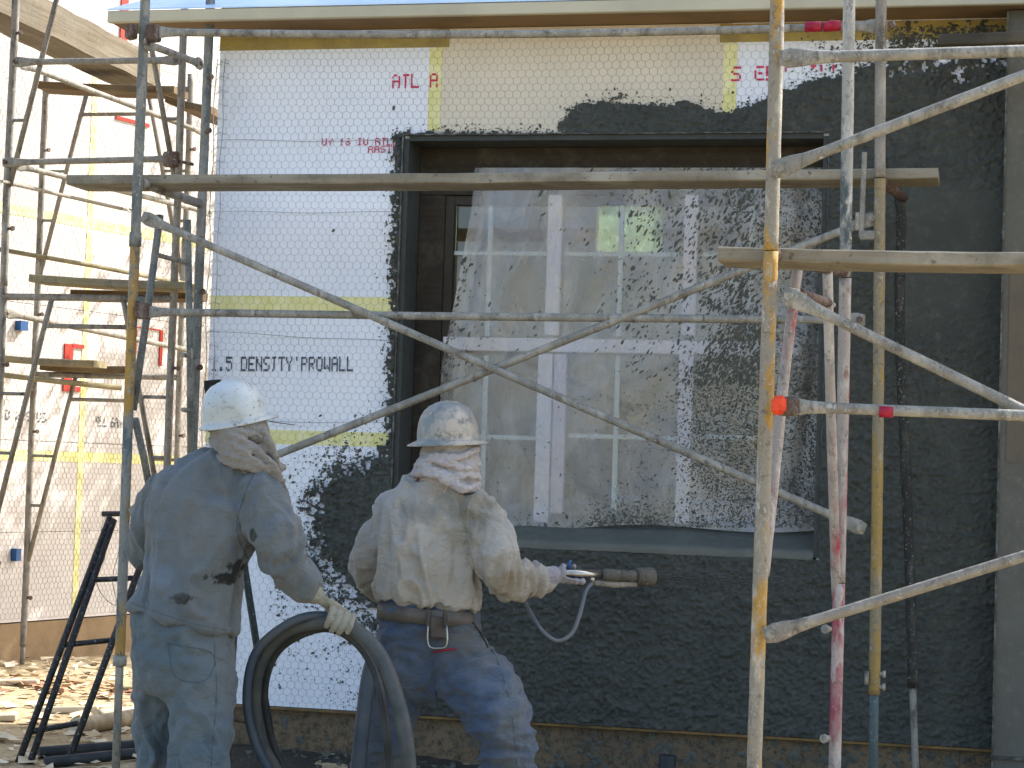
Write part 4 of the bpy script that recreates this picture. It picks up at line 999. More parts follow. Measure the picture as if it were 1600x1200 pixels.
def skinmesh(mb, voxel, smooth=4, disp=None, name='body'):
    me = mb.mesh(name, (0, 0, 0)); o = bpy.data.objects.new('tmp', me); COL.objects.link(o)
    md = o.modifiers.new('r', 'REMESH'); md.mode = 'VOXEL'; md.voxel_size = voxel; md.use_smooth_shade = True
    ms = o.modifiers.new('s', 'SMOOTH'); ms.iterations = smooth; ms.factor = .5
    dg = bpy.context.evaluated_depsgraph_get(); dg.update()
    out = bpy.data.meshes.new_from_object(o.evaluated_get(dg)); bpy.data.objects.remove(o); bpy.data.meshes.remove(me); out.name = name
    if disp:
        k = len(out.vertices); co = np.zeros(k * 3); out.vertices.foreach_get('co', co); co = co.reshape(-1, 3)
        nr = np.zeros(k * 3); out.vertex_normals.foreach_get('vector', nr); nr = nr.reshape(-1, 3)
        co = co + nr * disp(co)[:, None]; out.vertices.foreach_set('co', co.ravel()); out.update()
    out.polygons.foreach_set('use_smooth', [True] * len(out.polygons)); return out
def folds(amp, fr, seed, stretch=(1, 1, 1), rings=()):
    def f(P):
        q = P * fr * np.asarray(stretch); wv = fbm(q * .7, seed + 9, 2)[:, None] * .9
        r = 1 - np.abs(fbm(q + wv, seed, 3)) * 2.6; d = amp * (np.maximum(r, -.5) - .3)
        r2 = 1 - np.abs(fbm(q * 2.3 + wv, seed + 21, 2)) * 2.6; d = d + amp * .34 * (np.maximum(r2, -.4) - .3)
        d = d + amp * .16 * fbm(P * fr * 4.1, seed + 5, 2)
        for a, b, am, cyc, rad in rings:
            a, b = np.asarray(a), np.asarray(b); L = np.linalg.norm(b - a); t = ((P - a) @ (b - a)) / L ** 2
            dist = np.linalg.norm(P - (a + np.clip(t, 0, 1)[:, None] * (b - a)), axis=1)
            wgt = np.exp(-(dist / rad) ** 2) * sst(-.15, .15, t) * (1 - sst(.9, 1.2, t))
            d = d + am * wgt * np.sin(t * cyc * 6.283 + 3 * fbm(P * 14, seed + 3, 2))
        return d
    return f
def hard_hat(parent, c, fwd, up, L, Wd, H, mat, peak, brim):
    fwd = unit(fwd); up = unit(up - fwd * (up @ fwd)); side = np.cross(up, fwd); V, F = [], []; n = 48
    prof_ = [(1.0, 0.0), (1.0, .12), (.985, .28), (.94, .46), (.86, .62), (.74, .77), (.58, .885), (.38, .96), (.18, .99), (.03, 1.0)]
    rings = []
    for j in range(n):
        th = 2 * math.pi * j / n; cf, sf = math.cos(th), math.sin(th)
        b = brim + (peak - brim) * max(0, cf) ** 2.2
        rings.append((th, cf, sf, b))
    rows = []
    rows.append([fwd * cf * (L - .006) + side * sf * (Wd - .006) + up * -.004 for th, cf, sf, b in rings])
    rows.append([fwd * cf * (L + b) + side * sf * (Wd + b) + up * (-.006 - .25 * b) for th, cf, sf, b in rings])
    rows.append([fwd * cf * (L + b + .002) + side * sf * (Wd + b + .002) + up * (-.002 - .25 * b) for th, cf, sf, b in rings])
    rows.append([fwd * cf * (L + .004) + side * sf * (Wd + .004) + up * .004 for th, cf, sf, b in rings])
    for rr, hh in prof_:
        row = []
        for th, cf, sf, b in rings:
            x, y = cf * L * rr, sf * Wd * rr
            rd = .0055 * math.exp(-(y / .012) ** 2) + .004 * math.exp(-((abs(y) - .042) / .010) ** 2); rd *= sst(.3, .75, np.array(hh)) if hh < 1 else 1
            row.append(fwd * x + side * y + up * (.005 + H * hh + float(rd)))
        rows.append(row)
    V = [c + p_ for row in rows for p_ in row]; k = len(rows)
    F = [(i * n + j, i * n + (j + 1) % n, (i + 1) * n + (j + 1) % n, (i + 1) * n + j) for i in range(k - 1) for j in range(n)]
    F += [tuple((k - 1) * n + j for j in range(n))]
    return part('hard_hat', MB().add(V, F, True), mat, parent)
def grip(mb, c, a, wrist, R, spread=.0235, rf=.0112, sign=1, wrap=1.15, k_=1.0):
    """hand holding a round thing: c on its axis, a axis direction, wrist position"""
    a = unit(a); e1 = wrist - c; e1 = unit(e1 - a * (e1 @ a)); e2 = np.cross(a, e1) * sign
    rad = R + rf * .9; kn = []
    lens = [.070, .092, .086, .062]
    for i in range(4):
        off = (i - 1.5) * spread; th = np.linspace(.35, .35 + wrap * lens[i] / rad, 6)
        pts = [c + a * (off + .002 * i) + (e1 * math.cos(t) + e2 * math.sin(t)) * (rad + (.003 if k in (0, 3) else 0)) for k, t in enumerate(th)]
        kn.append(pts[0]); limb(mb, pts, [rf * 1.12, rf * 1.0, rf * 1.02, rf * .85], 10)
    km = sum(kn) / 4; pc = c + e1 * (rad + .012); back = wrist
    u = a * spread * 2.0; nrm = unit(np.cross(u, km - back))
    loft(mb, [(back, unit(u) * .030 * k_, nrm * .021 * k_), (back * .55 + km * .45 + e1 * .006, unit(u) * .041 * k_, nrm * .019 * k_), (km + e1 * .002, unit(u) * .043 * k_, nrm * .0145 * k_)], 16)
    tb = back * .55 + km * .45 - a * .03
    limb(mb, [tb, c - a * .046 + (e1 * math.cos(-.5) + e2 * math.sin(-.5)) * (rad + .006), c - a * .044 + (e1 * math.cos(-1.25) + e2 * math.sin(-1.25)) * (rad + .002), c - a * .034 + (e1 * math.cos(-1.9) + e2 * math.sin(-1.9)) * rad], [.015 * k_, .0135 * k_, .012 * k_, .010 * k_], 10)
def rowsof(P, spec, S, tilt=(0, 0, 0)):
    """spec: (py, centre px, half width px, depth half-thickness m, dY)"""
    out = []
    for (py, cx, hw, b, dy) in spec:
        out.append((P(cx, py, dy), (R0 + np.asarray(tilt)) * hw / S, F0 * b))
    return out

def person(name, label, PY, S, spec_torso, hem_tilt, spec_hip, arms, legs, head_c, fwd, hat, mats, boots_at, folds_t, folds_p, hands, scarf_fn, ringst=()):
    P = lambda px, py, dy=0.0: atY(px, py, PY + dy)
    root = thing('person', label, 'person', A(*(boots_at[0][:2] + boots_at[1][:2]) / 2, .12))
    # the body under the clothes: one continuous mesh
    bm_ = MB()
    tr_ = rowsof(P, spec_torso, S); loft(bm_, [(c, u * .78, w_ * .78) for c, u, w_ in tr_[:-1]]); hp = rowsof(P, spec_hip, S); loft(bm_, [(c, u * .78, w_ * .78) for c, u, w_ in hp])
    for pts, rad in arms: limb(bm_, [P(*q) for q in pts], [r * .6 for r in rad])
    for pts, rad in legs: limb(bm_, [P(*q) for q in pts], [r * .74 for r in rad])
    f = unit(fwd); sd_ = unit(np.cross(UP, f))
    loft(bm_, [(head_c - UP * .115 + f * .02, sd_ * .045, f * .05), (head_c - UP * .085 + f * .015, sd_ * .062, f * .085), (head_c - UP * .04, sd_ * .073, f * .097), (head_c + UP * .02, sd_ * .077, f * .1), (head_c + UP * .075, sd_ * .068, f * .088)])
    limb(bm_, [tr_[0][0] - UP * .05, head_c - UP * .08 - f * .02], [.062, .055])
    limb(bm_, [head_c + f * .092 + UP * .012, head_c + f * .118 - UP * .028], [.010, .016]); limb(bm_, [head_c + f * .085 - UP * .072 - sd_ * .02, head_c + f * .092 - UP * .072, head_c + f * .085 - UP * .072 + sd_ * .02], [.006, .009, .006])
    for s in (-1, 1):
        limb(bm_, [head_c + sd_ * s * .078 + UP * .012 - f * .008, head_c + sd_ * s * .082 - UP * .03], [.016, .011]); limb(bm_, [head_c + f * .088 + sd_ * s * .02 + UP * .022, head_c + f * .084 + sd_ * s * .04 + UP * .022], [.009, .008])
    for h in hands: grip(bm_, *h[:4], rf=.0075, wrap=1.0, k_=.62)
    part('body', skinmesh(bm_, .011, 3), 'skin', root)
    # jacket or shirt
    sh = MB(); rows = [list(r) for r in tr_]
    rows[-1][1] = rows[-1][1] + np.asarray(hem_tilt) * np.linalg.norm(rows[-1][1]); rows[-2][1] = rows[-2][1] + .5 * np.asarray(hem_tilt) * np.linalg.norm(rows[-2][1])
    loft(sh, [tuple(r) for r in rows], 28, (1, 0))
    for pts, rad in arms: limb(sh, [P(*q) for q in pts], rad, 18)
    part('shirt', skinmesh(sh, .007, 5, folds(*folds_t, rings=ringst), 'shirt'), mats['top'], root)
    pn = MB(); loft(pn, hp, 26, (0, 1))
    for pts, rad in legs: limb(pn, [P(*q) for q in pts], rad, 18)
    part('trousers', skinmesh(pn, .0075, 5, folds(*folds_p), 'trousers'), mats['bottom'], root)
    for h in hands:
        gm = MB(); grip(gm, *h[:4])
        wr = h[2]; fr = P(*arms[h[4]][0][-1]); d = unit(wr - fr)
        limb(gm, [fr - d * .05, fr, wr], [.043, .042, .036], 14)
        part('glove', skinmesh(gm, .0034, 2, folds(.0012, 40, 3)), mats['glove'], root)
    for b_ in boots_at:
        bt = MB(); limb(bt, [b_ + UP * .16, b_ + UP * .07, b_ + UP * .05], [.052, .056, .055]); limb(bt, [b_ + UP * .045 - f * .06, b_ + UP * .04 + f * .08, b_ + UP * .035 + f * .17], [.045, .05, .042], flat=.8)
        part('boot', skinmesh(bt, .009, 3), 'leather', root)
    hard_hat(root, *hat)
    scarf_fn(root, P, S)
    return root

# ---- left worker holding the hose
KALB[0] = .66
S1, PY1 = 447.0, -2.3
P1 = lambda px, py, dy=0.0: atY(px, py, PY1 + dy)
hc1 = P1(374, 672, .02); fw1 = R0 * .74 + F0 * .62 + UP * .24
hose_c = P1(528, 972, .10); hose_a = unit(R0 * .92 - UP * .33 + F0 * .15)
wr1 = P1(492, 930, .075)
def scarf1(root, P, S):
    sc = MB()
    loft(sc, rowsof(P, [(640, 372, 38, .085, .02), (668, 376, 43, .098, .02), (690, 381, 44, .098, .03), (712, 382, 46, .095, .03), (738, 386, 50, .085, .02)], S), 24, (1, 1))
    for (py_, ca, a_, b_, tl, rr) in ((676, 374, .100, .108, -.035, .013), (690, 378, .108, .114, -.05, .015), (700, 381, .112, .116, -.02, .014), (712, 384, .118, .118, -.045, .016), (724, 388, .122, .116, -.02, .013)):
        c_ = P(ca, py_, .02); pts_ = [c_ + R0 * a_ * math.cos(t) + F0 * b_ * math.sin(t) + UP * (tl * math.cos(t) + .012 * math.sin(2 * t + py_)) for t in np.linspace(0, 2 * math.pi, 15)]
        limb(sc, pts_, [rr, rr * 1.25, rr * .8, rr * 1.2, rr], 10, .75)
    limb(sc, [P(396, 700, -.07), P(424, 730, -.05), P(440, 755, -.02), P(447, 772, .0)], [.018, .024, .017, .004], flat=.5)
    limb(sc, [P(410, 672, -.05), P(424, 700, -.04), P(434, 735, -.01)], [.014, .018, .02], flat=.6)
    limb(sc, [P(330, 676, -.05), P(360, 694, -.10), P(398, 722, -.085), P(425, 744, -.04)], [.012, .016, .018, .010], flat=.6)
    part('head_cloth', skinmesh(sc, .0048, 2, folds(.0045, 30, 61, (1, 1, 2.0))), 'scarf_grey', root)
ft1 = [atZ(245, 1330, .12), atZ(330, 1360, .12)]
ft1 = [A(P1(250, 1200, .14)[0], PY1 + .14, .12), A(P1(312, 1200, -.03)[0] - .01, PY1 - .03, .12)]
rt1 = A(*(ft1[0][:2] + ft1[1][:2]) / 2, .12)
sp1 = lambda px, py, dy: tuple(P1(px, py, dy) - rt1)
M['jacket'] = cloth('grey_blue_work_jacket', C(107, 119, 126), C(128, 133, 132), C(60, 62, 58), splat=.75, spots=[(sp1(345, 903, -.14), (.085, .2, .03), C(40, 42, 40), .12), (sp1(372, 890, -.1), (.06, .2, .035), C(42, 44, 42), .12), (sp1(285, 935, -.15), (.05, .2, .022), C(60, 60, 54), .1), (sp1(250, 900, -.15), (.1, .2, .08), C(118, 132, 144), .6), (sp1(397, 836, -.1), (.022, .1, .028), C(62, 70, 64), .12)])
w1 = person('person', 'worker in grey-blue jacket and white hard hat guiding the thick hose', PY1, S1,
    [(704, 372, 34, .08, .02), (722, 352, 64, .10, .02), (748, 338, 92, .125, .02), (790, 324, 98, .145, .0), (850, 314, 84, .15, .0), (900, 300, 82, .15, .0), (945, 288, 85, .155, .0), (968, 285, 88, .155, .0)], -UP * .20,
    [(940, 288, 76, .13, 0), (985, 287, 79, .135, 0), (1030, 288, 78, .135, 0), (1055, 288, 74, .12, .0)],
    [([(398, 772, -.02), (432, 840, -.03), (444, 868, .0), (478, 915, .06)], [.088, .080, .074, .058]), ([(262, 778, .03), (238, 830, .08), (234, 862, .16), (285, 905, .30)], [.085, .072, .066, .055])],
    [([(318, 1050, 0), (315, 1120, -.02), (310, 1200, -.04), (306, 1290, -.02), (306, 1345, 0)], [.112, .106, .098, .095, .09]), ([(252, 1045, .08), (248, 1120, .12), (243, 1200, .13), (238, 1290, .15)], [.095, .085, .072, .082])],
    hc1, fw1, (P1(368, 657, .02), fw1, UP, .120, .104, .138, 'hat_white', .042, .014), {'top': 'jacket', 'bottom': 'jeans_grey', 'glove': 'glove_beige'}, ft1,
    (.026, 6.5, 11, (1.1, 1.1, .55)), (.020, 7, 23, (1, 1, .8)), [(hose_c, hose_a, wr1, .027, 0)], scarf1, ringst=[(P1(425, 820, -.03), P1(460, 890, .03), .006, 3, .09)])
# seams, traced on the cloth
from mathutils.bvhtree import BVHTree
def seam(root, cloth_name, pts, r, mat, name='seam', lift=.0, close=False):
    ob = [c for c in root.children if c.name.split('.')[0] == cloth_name][0]; og = ORI[root.name]; me = ob.data
    bv = BVHTree.FromPolygons([v.co + Vector(og) for v in me.vertices], [tuple(p_.vertices) for p_ in me.polygons])
    path = []
    for (px, py) in [tuple(q[:2]) for q in curve([A(a, b, 0) for a, b in pts], 7)]:
        h = bv.ray_cast(Vector(CAMP), Vector(unit(_ray(px, py))))
        if h[0] is not None: path.append(np.array(h[0]) + np.array(h[1]) * lift)
    if len(path) > 2: part(name, T(path, r, 6), mat, root)
KALB[0] = .66
M['seam_grey'] = plain('jacket_seam', C(88, 101, 110), rough=.9); M['seam_shirt'] = plain('shirt_seam', C(158, 153, 140), rough=.9); M['seam_jean'] = plain('jean_seam', C(80, 98, 110), rough=.9)
seam(w1, 'shirt', [(418, 716), (396, 742), (378, 786), (370, 830), (386, 872)], .0024, 'seam_grey')
seam(w1, 'shirt', [(206, 942), (250, 958), (300, 974), (362, 986)], .0016, 'seam_grey', 'hem_stitch')
seam(w1, 'trousers', [(262, 1006), (330, 1020), (328, 1056), (302, 1066), (272, 1054), (262, 1006)], .0018, 'seam_jean', 'pocket_stitch')
seam(w1, 'trousers', [(335, 1006), (338, 1090), (330, 1195)], .0016, 'seam_jean')

# ---- right worker spraying
S2, PY2 = 417.0, -1.8
P2 = lambda px, py, dy=0.0: atY(px, py, PY2 + dy)
hc2 = P2(706, 694, 0); fw2 = R0 * .80 + F0 * .58 + UP * .07
gun_a = unit(R0 * .93 + F0 * .35 - UP * .03); gun_c = P2(892, 896, .16); wr2 = P2(866, 899, .11)
def scarf2(root, P, S):
    sc = MB()
    loft(sc, rowsof(P, [(698, 702, 41, .095, 0), (715, 703, 45, .105, 0), (735, 702, 45, .105, 0), (752, 700, 46, .10, 0)], S), 24, (1, 1))
    for (py_, ca, a_, b_, tl, rr) in ((712, 702, .106, .112, .02, .011), (724, 701, .110, .116, -.01, .012), (738, 699, .112, .118, -.02, .014), (749, 697, .116, .120, -.028, .016)):
        c_ = P(ca, py_, 0); pts_ = [c_ + R0 * a_ * math.cos(t) + F0 * b_ * math.sin(t) + UP * (tl * math.cos(t) + .010 * math.sin(3 * t + py_)) for t in np.linspace(0, 2 * math.pi, 17)]
        limb(sc, pts_, [rr, rr * 1.3, rr * .8, rr * 1.2, rr], 10, .75)
    limb(sc, [P(705, 752, -.11), P(722, 764, -.11), P(738, 762, -.07)], [.012, .015, .008])
    part('head_cloth', skinmesh(sc, .005, 2, folds(.0065, 26, 71, (1, 1, 1.9))), 'scarf_pink', root)
ft2 = [A(P2(575, 1250, .0)[0] - .04, PY2 + .05, .12), A(P2(806, 1250, -.1)[0] + .02, PY2 - .05, .12)]
rt2 = A(*(ft2[0][:2] + ft2[1][:2]) / 2, .12)
sp2 = lambda px, py, dy: tuple(P2(px, py, dy) - rt2)
M['shirt'] = cloth('pale_work_shirt', C(190, 190, 184), C(170, 164, 150), C(136, 124, 104), .5, .78, 3.6, .74, spots=[(sp2(735, 800, -.12), (.12, .2, .12), C(136, 134, 120), .7), (sp2(655, 920, -.14), (.17, .2, .07), C(180, 170, 148), .9), (sp2(800, 905, -.05), (.13, .25, .08), C(150, 138, 114), .7), (sp2(650, 800, -.14), (.07, .2, .05), C(150, 152, 146), .5)])
M['jeans_blue'] = cloth('blue_jeans', C(82, 101, 126), C(120, 127, 130), C(112, 106, 94), .5, .74, 3.0, .74, spots=[(sp2(720, 1000, -.14), (.17, .3, .10), C(100, 100, 94), .8), (sp2(800, 1150, -.2), (.06, .3, .22), C(116, 122, 124), .7), (sp2(600, 1190, 0), (.12, .3, .1), C(104, 112, 118), .7)])
w2 = person('person', 'worker in pale shirt and blue jeans aiming the spray gun below the window', PY2, S2,
    [(742, 690, 40, .085, 0), (758, 684, 62, .10, 0), (780, 682, 80, .12, 0), (820, 678, 80, .14, 0), (860, 670, 76, .145, 0), (900, 668, 76, .145, 0), (930, 668, 79, .152, -.01), (943, 668, 77, .15, -.01)], -UP * .06,
    [(930, 668, 66, .125, 0), (960, 669, 71, .132, 0), (990, 672, 79, .14, 0), (1020, 676, 84, .145, 0), (1045, 676, 78, .14, 0)],
    [([(736, 796, .0), (768, 850, -.03), (786, 900, -.03), (822, 906, .05), (846, 904, .09)], [.088, .083, .074, .056, .042]), ([(622, 800, .02), (588, 850, .05), (574, 882, .10), (600, 915, .25), (640, 920, .36)], [.078, .068, .062, .058, .05])],
    [([(712, 1030, -.02), (752, 1075, -.10), (782, 1130, -.13), (796, 1200, -.10), (806, 1300, -.05)], [.128, .118, .105, .09, .085]), ([(632, 1030, .02), (618, 1080, .02), (603, 1140, .03), (588, 1210, .05), (574, 1290, .05)], [.12, .11, .095, .085, .08])],
    hc2, fw2, (P2(700, 689, 0), fw2, UP, .118, .102, .138, 'hat_grey', .048, .036), {'top': 'shirt', 'bottom': 'jeans_blue', 'glove': 'glove_lilac'}, ft2,
    (.024, 7.5, 37, (1.25, 1.25, .45)), (.024, 6.5, 43, (.8, .8, 1.4)), [(gun_c, gun_a, wr2, .019, 0)], scarf2, ringst=[(P2(805, 905, 0), P2(868, 905, .12), .008, 4, .09)])
seam(w2, 'shirt', [(748, 764), (732, 792), (732, 840), (742, 892)], .0022, 'seam_shirt')
seam(w2, 'trousers', [(738, 972), (752, 992), (762, 1012)], .0045, 'black_paper', 'pocket_opening')
seam(w2, 'trousers', [(678, 1019), (694, 1016), (713, 1014)], .0036, 'red_tape', 'red_mark', .001)
seam(w2, 'trousers', [(758, 990), (784, 1050), (800, 1120), (808, 1195)], .0015, 'seam_jean')
seam(w2, 'trousers', [(672, 985), (676, 1040), (682, 1086)], .0016, 'seam_jean')
belt = MB(); BR = rowsof(P2, [(948, 668, 76, .146, 0), (971, 669, 79, .150, 0)], S2)
V, F = [], []; nb_ = 48
for i, (c, u, w_) in enumerate(BR):
    for k in (1.0, .94):
        for j in range(nb_): a = 2 * math.pi * j / nb_; V.append(c + u * k * math.cos(a) + w_ * k * math.sin(a) - UP * .012 * math.cos(a))
for j in range(nb_):
    j2 = (j + 1) % nb_
    F += [(j, j2, 2 * nb_ + j2, 2 * nb_ + j), (nb_ + j, nb_ + j2, j2, j), (2 * nb_ + j, 2 * nb_ + j2, 3 * nb_ + j2, 3 * nb_ + j)]
bo = part('belt', belt.add(V, F, True), 'belt', w2)
q = MB(); q.obox(P2(684, 981, -.165), R0, F0, UP, (.030, .012, .040), .008); q.obox(P2(670, 966, -.165), R0, F0, UP, (.009, .012, .03), .004); q.obox(P2(696, 966, -.165), R0, F0, UP, (.009, .012, .03), .004)
part('tool_holder', q, 'leather', bo, kind='stuff')
part('ring', T(curve([P2(669, 978, -.185), P2(668, 1000, -.19), P2(672, 1011, -.19), P2(684, 1013, -.19), P2(696, 1011, -.19), P2(699, 1000, -.19), P2(698, 978, -.185)], 4), .0038, 8), 'steel', bo)

# ------------------------------------------------------------------ spray gun and hoses
sg = thing('spray_gun', 'mortar spray gun with silver barrel and caked nozzle in the right worker\'s hand', 'spray gun', gun_c)
g_ = lambda px, up=0.0: gun_c + gun_a * ((px - 892) / S2 * 1.02) + UP * up
part('barrel', T([g_(838), g_(870), g_(900), g_(944)], [.013, .015, .016, .016], 16), 'steel', sg)
part('nozzle', T([g_(942), g_(950), g_(985), g_(1002)], [.020, .023, .023, .022], 16), 'nozzle', sg)
nzp = [g_(1000), g_(1006), g_(1026), g_(1030)]
part('nozzle_head', T(nzp, [.028, .034, .036, .026], 16), 'nozzle', sg)
part('hopper_tube', T([g_(930, -.03), g_(965, -.034), g_(1000, -.028)], [.010, .012, .011], 12), 'galv_dark', sg)
part('lever', T([g_(890, .01), g_(888, .035), g_(892, .05)], [.007, .007, .004], 8), 'blue_plastic', sg)
part('valve', MB().tube([g_(926, 0), g_(928, -.034)], .011, 10), 'steel', sg)
single('air_hose', T(curve([g_(928, -.03), P2(915, 925, .15), P2(906, 960, .12), P2(893, 990, .10), P2(870, 1001, .08), P2(846, 984, .08), P2(828, 955, .10), P2(815, 930, .14)], 8), .0075, 10), 'hose_thin', 'thin grey air hose looping below the spray gun', 'hose')
hp_ = lambda px, py, dy: P1(px, py, dy)
main = curve([hp_(470, 1260, .30), hp_(428, 1200, .24), hp_(404, 1150, .20), hp_(397, 1080, .16), hp_(412, 1022, .13), hp_(455, 982, .11), hose_c, hp_(566, 992, .10), hp_(598, 1030, .05), hp_(620, 1090, .0), hp_(634, 1150, -.02), hp_(640, 1215, -.02), hp_(640, 1290, 0)], 8)
single('thick_hose', T(main, .0255, 18), 'hose', 'thick grey hose arching over the left worker\'s gloved hand', 'hose')
sec_ = curve([hp_(486, 1260, .38), hp_(440, 1195, .33), hp_(418, 1130, .28), hp_(414, 1070, .24), hp_(432, 1020, .20), hp_(470, 992, .18), hp_(515, 982, .175), hp_(556, 1004, .18), hp_(584, 1046, .15), hp_(600, 1110, .10), hp_(608, 1200, .1), hp_(610, 1290, .1)], 8)
single('thin_hose', T(sec_, .0145, 14), 'hose_black', 'thinner dark hose running just inside the thick hose arch', 'hose')
thr = curve([hp_(462, 1260, .20), hp_(418, 1200, .15), hp_(392, 1140, .12), hp_(386, 1075, .09), hp_(402, 1016, .07), hp_(448, 976, .06), hp_(490, 962, .09), hp_(530, 968, .135), hp_(566, 990, .145), hp_(594, 1024, .10), hp_(622, 1090, .06), hp_(640, 1160, .05), hp_(648, 1280, .05)], 8)
single('grey_hose', T(thr, .016, 14), 'hose_blue', 'slim blue-grey hose along the outside of the hose arch', 'hose')
single('blue_hose', T(curve([P2(586, 1022, -.16), P2(576, 1060, -.18), P2(568, 1120, -.20), P2(560, 1200, -.2), P2(556, 1290, -.2)], 6), .028, 16), 'hose_blue', 'upright blue-grey hose against the right worker\'s left leg', 'hose')
single('red_hose', T(curve([P2(590, 1010, -.12), P2(580, 1028, -.14), P2(573, 1052, -.15), P2(566, 1085, -.16)], 6), .013, 10), 'hose_red', 'short red hose beside the right worker\'s left hip', 'hose')

spd = MB(); V, F = [], []
for k in range(900):
    t = random.random() ** .8 * .62; rr = .012 + .14 * t; c0 = g_(1030) + gun_a * t + R0 * random.gauss(0, .3) * rr + UP * random.gauss(-.02 * t, .33) * rr + F0 * random.gauss(.1, .3) * rr
    s_ = random.uniform(.0012, .0034); d_ = unit(gun_a + np.array([random.gauss(0, .12) for _ in range(3)])); e_ = unit(np.cross(d_, UP)); f_ = np.cross(d_, e_); o = len(V)
    V += [c0 - d_ * s_ * 3, c0 + e_ * s_, c0 - e_ * s_ * .5 + f_ * s_, c0 - e_ * s_ * .5 - f_ * s_, c0 + d_ * s_ * 3]
    F += [(o, o + 1, o + 2), (o, o + 2, o + 3), (o, o + 3, o + 1), (o + 4, o + 2, o + 1), (o + 4, o + 3, o + 2), (o + 4, o + 1, o + 3)]
single('mortar_spray', spd.add(V, F), 'mortar_jamb', 'spray of mortar droplets leaving the nozzle', 'spray', kind='stuff', fix=False)

# ------------------------------------------------------------------ things on the ground
def gp(px, py, up=0.0):
    p_ = atZ(px, py, .13); return A(p_[0], p_[1], float(gz(np.array([p_[0]]), np.array([p_[1]]))[0]) + up)
for i, (a, b, r, mt, lab) in enumerate([((150, 1118), (232, 1112), .03, 'pvc', 'dusty pale pipe lying behind the left worker\'s legs'), ((118, 1146), (235, 1122), .045, 'pvc', 'thick dusty pipe lying on the ground at lower left'),
                                        ((60, 1182), (235, 1176), .028, 'hose_black', 'black hose lying along the bottom left'), ((70, 1196), (240, 1190), .026, 'hose_black', 'second black hose nearest the bottom left edge')]):
    pa, pb2 = gp(*a, r), gp(*b, r); mid = (pa + pb2) / 2 + A(.02, .03, 0)
    q = T(curve([pa, mid, pb2], 6), r, 14); single('pipe' if mt == 'pvc' else 'ground_hose', q, mt, lab, 'pipe' if mt == 'pvc' else 'hose')
for i, (px, py, w_, l_, an, mt, lab) in enumerate([(10, 1005, .09, .30, .5, 'plank_pale', 'tan wood offcut at the left edge near the neighbouring wall'), (25, 1072, .05, .28, .1, 'litter_pale', 'pale splinter of wood on the sunny dirt'), (88, 1083, .05, .14, -.2, 'litter_red', 'reddish brick scrap on the sunny dirt'),
                                                  (212, 1080, .07, .16, .1, 'plank_pale', 'short wood block behind the left worker'), (105, 1110, .035, .34, .2, 'litter_pale', 'long pale splinter beside the black ladder foot'), (8, 1120, .09, .12, .4, 'litter_pale', 'white rounded scrap at the left edge')]):
    c0 = gp(px, py, .02); d = A(math.cos(an), math.sin(an), .05); d2 = A(-math.sin(an), math.cos(an), 0)
    q = MB().obox(c0, d, d2, np.cross(d, d2), (l_ / 2, w_ / 2, .018), .006); single('wood_scrap', q, mt, lab, 'scrap', 'scraps on the ground')
bl_ = MB()
bk = gp(1045, 1192, .0); bk = A(.62, -.35, .12)
pb_ = atY(1043, 1182, -.3)
single('bucket_rim', MB().tube([A(pb_[0], -.3, .12), A(pb_[0], -.3, pb_[2] + .005), A(pb_[0], -.3, pb_[2] + .006)], [.035, .038, .034], 18), 'hose_black', 'dark pipe stub poking up at the bottom edge below the window', 'pipe')
mx_ = np.arange(XL + .02, 2.6, .05); my_ = np.arange(-1.6, .011, .05); MX, MY = np.meshgrid(mx_, my_)
dm = MY + .9 + .35 * fbm(np.stack([MX * 2, MY * 2, 0 * MX], -1), 14, 3); MZ = gz(MX, MY) + .006 + .02 * fbm(np.stack([MX * 9, MY * 9, 0 * MX], -1), 15, 3) - .05 * (dm < 0)
V = np.stack([MX.ravel(), MY.ravel(), MZ.ravel()], -1); k_ = len(mx_)
single('wet_mud', MB().add(V, [(j * k_ + i, j * k_ + i + 1, (j + 1) * k_ + i + 1, (j + 1) * k_ + i) for j in range(len(my_) - 1) for i in range(k_ - 1)], True), 'mud', 'dark wet mortar mud spilled along the foot of the wall', 'mud', kind='stuff', fix=False)
lit, litr = MB(), MB()
for k in range(1500):
    x, y = random.uniform(-4.3, -1.5), random.uniform(-.8, 4.2)
    if k % 3 == 0: y = random.gauss(2.4, .25)
    z = float(gz(np.array([x]), np.array([y]))[0]) + .004; s = random.uniform(.012, .05); a = random.random() * 6.28; e = random.uniform(.25, .8)
    d, d2 = A(math.cos(a), math.sin(a), random.uniform(-.2, .35)), A(-math.sin(a), math.cos(a), random.uniform(-.2, .3)); c0 = A(x, y, z + .01)
    (litr if k % 3 == 0 else lit).add([c0 - d * s - d2 * s * e, c0 + d * s - d2 * s * e * .7, c0 + d * s * 1.1 + d2 * s * e, c0 - d * s * .8 + d2 * s * e + A(0, 0, s * .3)], [(0, 1, 2, 3)])
single('straw_litter', lit, 'litter_pale', 'pale straw and chips strewn over the side yard dirt', 'litter', kind='stuff', fix=False)
single('leaf_litter', litr, 'litter_red', 'brownish leaves strewn in a band across the side yard', 'litter', kind='stuff', fix=False)
clod = MB()
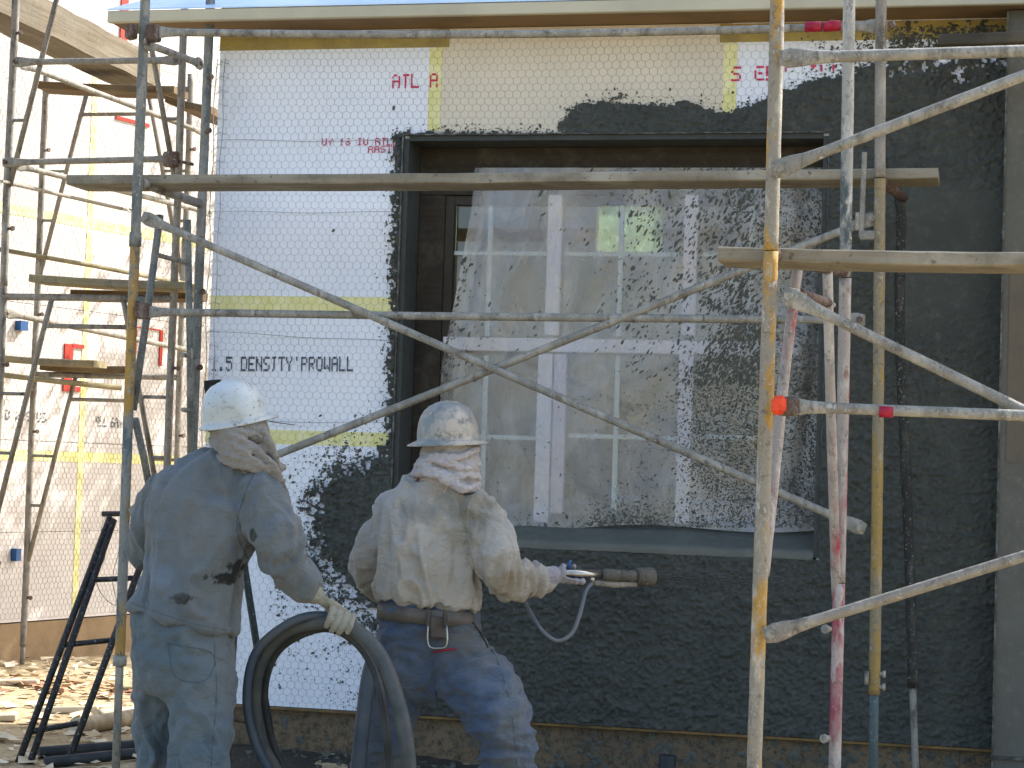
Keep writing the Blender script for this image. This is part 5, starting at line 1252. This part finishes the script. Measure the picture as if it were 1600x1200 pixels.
for k in range(420):
    x = random.uniform(XL + .1, XR); y = -abs(random.gauss(0, .22)) - .02; z = float(gz(np.array([x]), np.array([y]))[0]); r = random.uniform(.008, .03)
    V = [A(x, y, z) + A(*(unit(np.array([random.gauss(0, 1) for _ in range(3)])) * r * random.uniform(.7, 1.2))) for _ in range(8)]
    bm = bmesh.new(); [bm.verts.new(v_) for v_ in V]; bmesh.ops.convex_hull(bm, input=bm.verts); bm.verts.index_update()
    clod.add([tuple(v_.co) for v_ in bm.verts], [tuple(v_.index for v_ in f_.verts) for f_ in bm.faces]); bm.free()
single('mortar_droppings', clod, 'splat', 'dark mortar droppings along the foot of the wall', 'droppings', kind='stuff', fix=False)

# ------------------------------------------------------------------ tree behind the house (its leaves show through the rear opening and dapple the side yard)
tree = thing('tree', 'leafy tree behind the house, seen green through the window', 'tree', (-1.3, 7.4, .1))
tk = MB(); tk.tube(curve([A(-1.3, 7.4, .0), A(-1.25, 7.35, 1.2), A(-1.35, 7.3, 2.4), A(-1.2, 7.4, 3.6), A(-1.1, 7.5, 4.8), A(-1.15, 7.4, 6)], 4), [float(x) for x in np.linspace(.16, .03, 21)], 10)
tips = []
for k in range(26):
    a = k * 2.4; z0 = random.uniform(1.8, 5.2); L = random.uniform(1.2, 2.3); st = A(-1.25, 7.38, z0)
    en = st + A(math.cos(a) * L, math.sin(a) * L, L * random.uniform(.2, .7)); md_ = (st + en) / 2 + A(0, 0, .15)
    pth = curve([st, md_, en], 4); tk.tube(pth, [float(x) for x in np.linspace(.035, .008, len(pth))], 6); tips += pth[2:]
part('trunk', tk, 'bark', tree)
V, F = [], []
for k in range(9000):
    c0 = tips[random.randrange(len(tips))] + np.array([random.gauss(0, .28) for _ in range(3)]); s = random.uniform(.03, .065)
    d = unit(np.array([random.gauss(0, 1) for _ in range(3)])); e = unit(np.cross(d, np.array([random.gauss(0, 1) for _ in range(3)]))); o = len(V)
    V += [c0 - d * s, c0 + e * s * .5, c0 + d * s, c0 - e * s * .5]; F.append((o, o + 1, o + 2, o + 3))
part('crown', MB().add(V, F), 'leaf', tree, fix=False)
